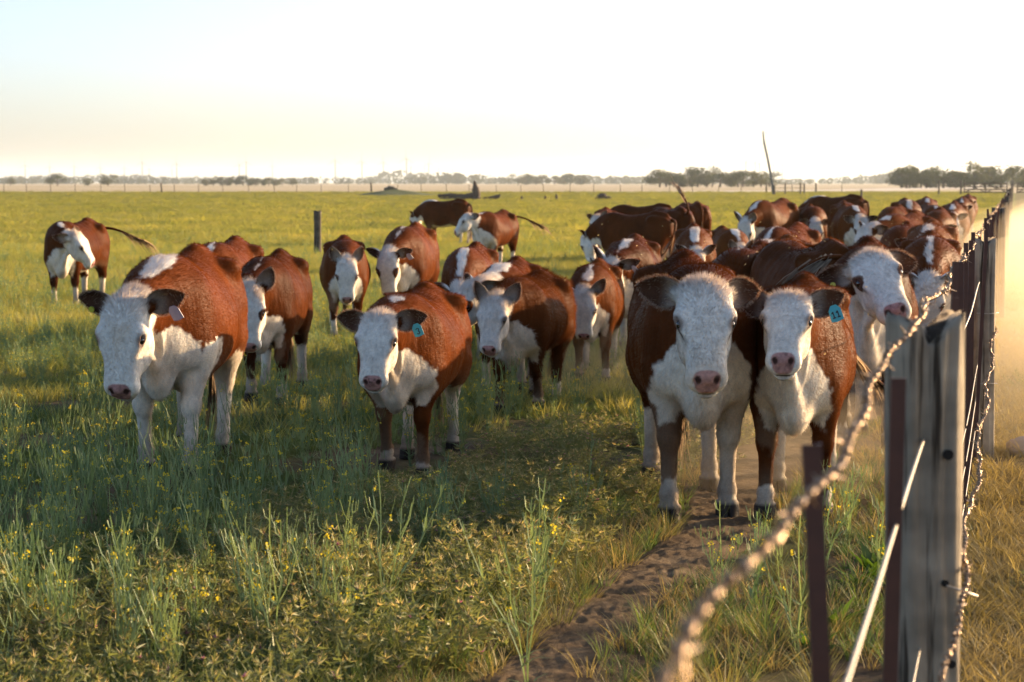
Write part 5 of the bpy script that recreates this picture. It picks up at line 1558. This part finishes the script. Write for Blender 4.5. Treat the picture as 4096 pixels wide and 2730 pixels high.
P = wedge(52000, 5.2, 30, 1.55); lane = (P[:, 0] > path_x(P[:, 1]) - .5)
bare = cover(P) < -.55
thz = (P[:, 0] > path_x(P[:, 1]) - 2.6) & (P[:, 1] < 10.5) & (rng.uniform(size=len(P)) < .75)
P = keep(P, west(P) & off_path(P, 1.25) & ~(lane & (rng.uniform(size=len(P)) < .93)) & ~bare & ~thz)
scatter('meadow_grass', 'meadow', P, sz(len(P), .45, 1.15) * np.where(P[:, 1:2] > 9.5, .5, 1.0), 'short green meadow grass in the foreground', 'grass')
P = wedge(60000, 12, 75, 1.5); P = keep(P, west(P, 1.5) & (P[:, 0] < path_x(P[:, 1]) - 1.2 + 40 * (P[:, 1] > 30)) & (rng.uniform(size=len(P)) < np.clip((P[:, 1] - 13) / 12, 0, 1)))
P_SC = np.where(P[:, 1:2] < 22, .75, 1.0)
scatter('pasture_grass', 'pasture', P, sz(len(P), .7, 1.2, 1.2) * P_SC, 'yellow-green pasture grass behind the herd', 'grass')
P = wedge(46000, 55, 362, 1.35); P = keep(P, west(P, 1.0))
scatter('far_pasture_grass', 'farpasture', P, sz(len(P), .7, 1.15) * np.concatenate([1 + P[:, 1:2] / 200, 1 + P[:, 1:2] / 200, .70 - P[:, 1:2] / 1200], 1), 'sunlit grass of the far pasture', 'grass')
P = wedge(90000, 4.0, 60, 1.5, 1.9); P = keep(P, ~west(P, -.02) & (cover(P) > -.5))
scatter('dry_grass', 'dry', P, sz(len(P), .6, 1.3, 1.2), 'short dry grass right of the fence', 'grass')
P = wedge(9000, 5.2, 22, 1.4); P = keep(P, west(P) & (P[:, 0] > path_x(P[:, 1]) - .6) & off_path(P, .8) & (cover(P) > -.45))
half = rng.uniform(size=len(P)) < .5
scatter('lane_green_grass', 'meadow', P[half], sz(int(half.sum()), .45, .85), 'green grass tufts between the path and the fence', 'grass'); P = P[~half]
scatter('lane_grass', 'dry', P, sz(len(P), .6, 1.25), 'thin dry grass between the path and the fence', 'grass')

# sedge tufts along the path: each one a plant
SEDGES = [(.02, 7.35, 1.0), (.18, 7.75, 1.05), (.28, 8.35, 1.0), (.52, 9.05, .9), (.78, 9.75, .8), (.72, 6.55, 1.15), (.62, 7.0, .9), (.98, 7.35, .95), (1.15, 8.7, .8), (1.40, 9.3, .8), (.92, 6.3, .8), (.45, 9.6, .7), (1.05, 6.75, .85), (-.55, 6.4, .8), (1.28, 7.6, .7)]
SEDGE_RANK = [sum((q[0] < path_x(q[1])) == (x < path_x(y)) and q[1] < y for q in SEDGES) for x, y, s in SEDGES]
for k, (x, y, s) in enumerate(SEDGES):
    o = bpy.data.objects.new('sedge_tuft', kinds['sedge'].objects[k % 3].data); COL.objects.link(o)
    o.location = (x, y, 0); o.scale = (s, s, s); o.rotation_euler = (0, 0, k * 1.3)
    tag(o, f'{ORD[SEDGE_RANK[k]]} nearest spiky sedge tuft {"left" if x < path_x(y) else "right"} of the dirt path', 'grass tuft', 'sedge tufts along the dirt path')
WEEDS = [(1.62, 8.75, 1.3), (1.75, 9.0, 1.2), (1.52, 8.5, 1.0), (1.25, 7.7, 1.1), (1.12, 7.3, .9), (3.35, 11.6, .9), (3.55, 16.4, 1.4), (3.05, 10.4, .7)]
WEED_RANK = [sum((q[0] < fence_x(q[1])) == (x < fence_x(y)) and q[1] < y for q in WEEDS) for x, y, s in WEEDS]
for k, (x, y, s) in enumerate(WEEDS):
    o = bpy.data.objects.new('green_weed', kinds['weed'].objects[k % 3].data); COL.objects.link(o)
    o.location = (x, y, 0); o.scale = (s, s, s); o.rotation_euler = (0, 0, k * 2.1)
    tag(o, ('bright green leafy weed left of the fence, ' if x < fence_x(y) else 'green leafy weed right of the fence, ') + ORD[WEED_RANK[k]] + ' nearest', 'weed', 'green weeds beside the fence')

# mustard plants: the nearest are plants of their own, the rest one mass
mus = [mustard(r, .50, 6), mustard(r, .44, 8), mustard(r, .56, 5), mustard(r, .38, 9), mustard(r, .46, 9)]
MST = [np_mesh('stems', m_[0], m_[1], True, [STEM], link=False).data for m_ in mus]
MFL = [np_mesh('flowers', m_[2], m_[3], True, [YEL], link=False).data for m_ in mus]
P = wedge(3600, 6.0, 34, 1.45)
pd = P[:, 0] - path_x(P[:, 1])
dens = np.where(pd < -2.0, 1.0, np.where(pd < -.9, .22, np.where(pd < -.45, .10, 0))) * np.where((P[:, 1] < 9) & (pd > -2.4), .25, 1)
dens = dens * np.where((P[:, 1] > 9.7) & (P[:, 1] < 14), .35, 1) * np.where((P[:, 1] < 11.2) & (P[:, 1] > 7.8), 1.6, 1)
P = keep(P, (rng.uniform(size=len(P)) < dens) & west(P) & (cover(P + 5) > -.55))
extra = np.array([(-1.55, 6.9, 0), (-1.35, 6.75, 0), (-1.7, 7.2, 0), (-1.15, 7.2, 0), (-.85, 7.1, 0), (-1.0, 7.5, 0), (-.75, 7.6, 0), (-1.75, 6.6, 0), (-1.62, 7.0, 0), (-1.45, 7.4, 0), (-1.25, 6.9, 0), (-.95, 7.3, 0), (-.62, 7.2, 0), (-.5, 7.7, 0), (-1.85, 7.5, 0), (-2.0, 7.9, 0), (-1.6, 7.9, 0), (-1.1, 8.1, 0), (-.7, 8.2, 0), (-1.3, 8.3, 0), (.05, 6.8, 0), (.10, 7.9, 0), (1.35, 8.6, 0), (1.55, 8.3, 0), (1.40, 8.9, 0), (.98, 8.0, 0), (1.05, 7.2, 0), (.85, 7.9, 0), (1.62, 9.5, 0)])
P = np.concatenate([extra, P[np.argsort(P[:, 1])]])
NM = 290
for k in range(min(NM, len(P))):
    i = int(rng.integers(5)); x, y, _ = P[k]
    e = empty('mustard_plant', (x, y, 0), float(rng.uniform(0, 6.28)))
    s = float(rng.uniform(.55, .95)) * (.34 if 9.7 < y < 14.5 else .6 if y >= 14.5 else 1.0)
    if k < len(extra): s = float(rng.uniform(.95, 1.2)); e.scale = (s, s, s); e.rotation_euler[0] = float(rng.normal(0, .1))
    for nm, me in (('stems', MST[i]), ('flowers', MFL[i])):
        o = bpy.data.objects.new(nm, me); COL.objects.link(o); o.parent = e; o['kind'] = 'stuff'
    if x > path_x(y): lab, gr = 'thin mustard plant with few yellow flowers between the path and the fence', 'mustard plants between path and fence'
    elif y < 8.2: lab, gr = 'sunlit yellow-flowered mustard plant at the bottom left', 'mustard plants at the bottom left'
    else: lab, gr = 'thin yellow-flowered mustard plant in the shade before the cows', 'mustard plants before the cows'
    tag(e, lab, 'plant', gr)
objs = []
for i in range(5):
    V, T, FV, FT = mus[i]
    objs.append(np_mesh('m', np.concatenate([V, FV]), np.concatenate([T, FT + len(V)]), True, [STEM, YEL], [0] * len(T) + [1] * len(FT), link=False))
reg('mustard', objs)
far = P[NM:]
P2 = wedge(3600, 16, 60, 1.3); P2 = keep(P2, (P2[:, 0] < path_x(P2[:, 1]) - 2.2) & (cover(P2 + 9) > -.3))
far = np.concatenate([far, P2])
scatter('wild_mustard', 'mustard', far, sz(len(far), .40, .75) * np.where((far[:, 1:2] < 17), .5, 1.0), 'wild mustard in flower among the grass behind', 'wildflowers')

# thistle bushes
ths = [thistle(r, .30, .30, 58), thistle(r, .26, .25, 46), thistle(r, .34, .34, 70), thistle(r, .22, .22, 40)]
TM = [[np_mesh(nm, a_, b_, True, [mt], link=False).data if len(a_) else None for nm, a_, b_, mt in (('foliage', q[0], q[1], THIS), ('spines', q[2], q[3], SPIKE), ('flowers', q[4], q[5], PINK))] for q in ths]
TP = []
tries = 0
while len(TP) < 150 and tries < 9000:
    tries += 1
    y = 5.6 + 8.2 * rng.uniform() ** 1.15; pdv = -rng.uniform(.42, 2.9 if y < 10 else 2.2)
    x = path_x(y) + pdv
    if y > 10.2 and pdv < -2.0: continue
    if pdv < -2.2 and y > 8.2: continue
    if any((x - a_) ** 2 + (y - b_) ** 2 < .17 ** 2 * (1.2 if y < 10 else 2) for a_, b_ in TP): continue
    TP.append((x, y))
for k, (x, y) in enumerate(TP):
    i = int(rng.integers(4)); e = empty('thistle_bush', (x, y, 0), float(rng.uniform(0, 6.28))); s = float(rng.uniform(.75, 1.15)); e.scale = (s, s, s * (.75 if y > 9 else 1.0))
    for nm, me in zip(('foliage', 'spines', 'flowers'), TM[i]):
        if me is None: continue
        o = bpy.data.objects.new(nm, me); COL.objects.link(o); o.parent = e; o['kind'] = 'stuff'
    lab, gr = ('sunlit spiny thistle bush with pink flowers at the bottom of the picture', 'sunlit thistle bushes at the bottom') if y < 7.9 else ('shaded spiny thistle bush with small pink flowers left of the path', 'shaded thistle bushes left of the path')
    tag(e, lab, 'bush', gr)
# a few dry shrublets right of the fence
SHRUBS = [(3.7, 13.8, .5), (4.1, 15.3, .6), (2.25, 8.3, .45), (2.5, 9.2, .4), (2.05, 7.6, .4), (3.6, 12.2, .4), (4.3, 16.6, .6), (2.85, 10.8, .35)]
SHRUB_RANK = [sum(q[1] < y for q in SHRUBS) for x, y, s in SHRUBS]
for k, (x, y, s) in enumerate(SHRUBS):
    e = empty('dry_shrublet', (x, y, 0), k * 1.1); e.scale = (s, s, s)
    o = bpy.data.objects.new('foliage', TM[k % 4][0]); COL.objects.link(o); o.parent = e; o['kind'] = 'stuff'
    o = bpy.data.objects.new('spines', TM[k % 4][1]); COL.objects.link(o); o.parent = e; o['kind'] = 'stuff'
    tag(e, f'{ORD[SHRUB_RANK[k]]} nearest small brownish shrublet in the dry grass right of the fence', 'shrub', 'shrublets right of the fence')

# insects over the herd
V, T = [], []; r = np.random.default_rng(3)
def fly(c_):
    for s_ in (-1, 1):
        a = r.uniform(0, 6.28); d = np.array([math.cos(a), math.sin(a), r.uniform(-.3, .6)]) * .006
        i0 = len(V); V.extend([c_, c_ + d, c_ + d * .7 + np.array([0, 0, .0045 * s_])]); T.append([i0, i0 + 1, i0 + 2])
for k in range(190): fly(np.array([r.normal(3.9, .35), r.normal(21, .6), abs(r.normal(.95, .28))]))
for k in range(110): fly(np.array([r.uniform(.4, 3.2), r.uniform(9.6, 16), r.uniform(.8, 1.45)]))
for k in range(30): fly(np.array([r.uniform(-3, 3), r.uniform(10, 22), r.uniform(.7, 1.4)]))
o = np_mesh('insects', np.array(V), np.array(T), False, [plant_mat('insect_wing', (.6, .5, .35), (.7, .6, .45), .5)]); tag(o, 'tiny insects flying over the herd', 'insects', None, 'stuff')
# ============================================================ air
def volume_mat(name, col, dens, g):
    m, nt, out = new_mat(name)
    v = nt.nodes.new('ShaderNodeVolumePrincipled')
    v.inputs['Color'].default_value = (*col, 1); v.inputs['Density'].default_value = dens; v.inputs['Anisotropy'].default_value = g
    nt.links.new(v.outputs[0], out.inputs['Volume'])
    return m
mb = MB(); mb.box((-8500, -55, -1.2), (8500, 13500, 95))
o = mb.build('haze', volume_mat('haze_air', (.82, .92, 1.0), .00010, .3)); tag(o, 'pale evening haze over the plain', 'haze', None, 'stuff')
def dust(c, rad, dens, seed, label):
    V = []; n, k = 14, 24
    for i in range(n + 1):
        th = math.pi * i / n
        for j in range(k):
            a = 2 * math.pi * j / k
            V.append((math.sin(th) * math.cos(a), math.sin(th) * math.sin(a), math.cos(th)))
    V = np.array(V); q = 1 + .22 * vnoise(V, 1.6, seed) + .10 * vnoise(V, 3.5, seed + 1)
    V = V * q[:, None] * np.array(rad)
    ang = -math.atan(.2515); R = np.array([[math.cos(ang), -math.sin(ang), 0], [math.sin(ang), math.cos(ang), 0], [0, 0, 1]])
    V = V @ R.T
    Q = np.array([[i * k + j, (i + 1) * k + j, (i + 1) * k + (j + 1) % k, i * k + (j + 1) % k] for i in range(n) for j in range(k)])
    o = np_mesh('dust_cloud', V, Q, True, [volume_mat('dust', (.93, .77, .54), dens, .5)])
    o.location = c; tag(o, label, 'dust', None, 'stuff')
dust((12.9, 46, .2), (2.0, 22, 1.1), .022, 1, 'long golden dust cloud hanging over the far fence')
dust((13.2, 46, .2), (3.4, 27, 1.3), .014, 7, 'faint outer veil of the dust over the far fence')
dust((6.85, 25.5, .3), (1.3, 9.5, 1.0), .034, 2, 'golden dust behind the second fence post')
dust((7.1, 25.5, .3), (2.4, 12, 1.3), .020, 8, 'faint outer veil of the dust behind the second post')
dust((4.1, 14.8, .25), (.85, 3.4, .65), .042, 5, 'thin dust over the dry grass right of the second post')
dust((1.0, 17.6, .12), (1.0, 1.8, .35), .10, 3, 'low dust around the hooves in the middle')
dust((1.7, 12.2, .1), (.75, 1.8, .35), .10, 4, 'low dust around the hooves of the front cows')
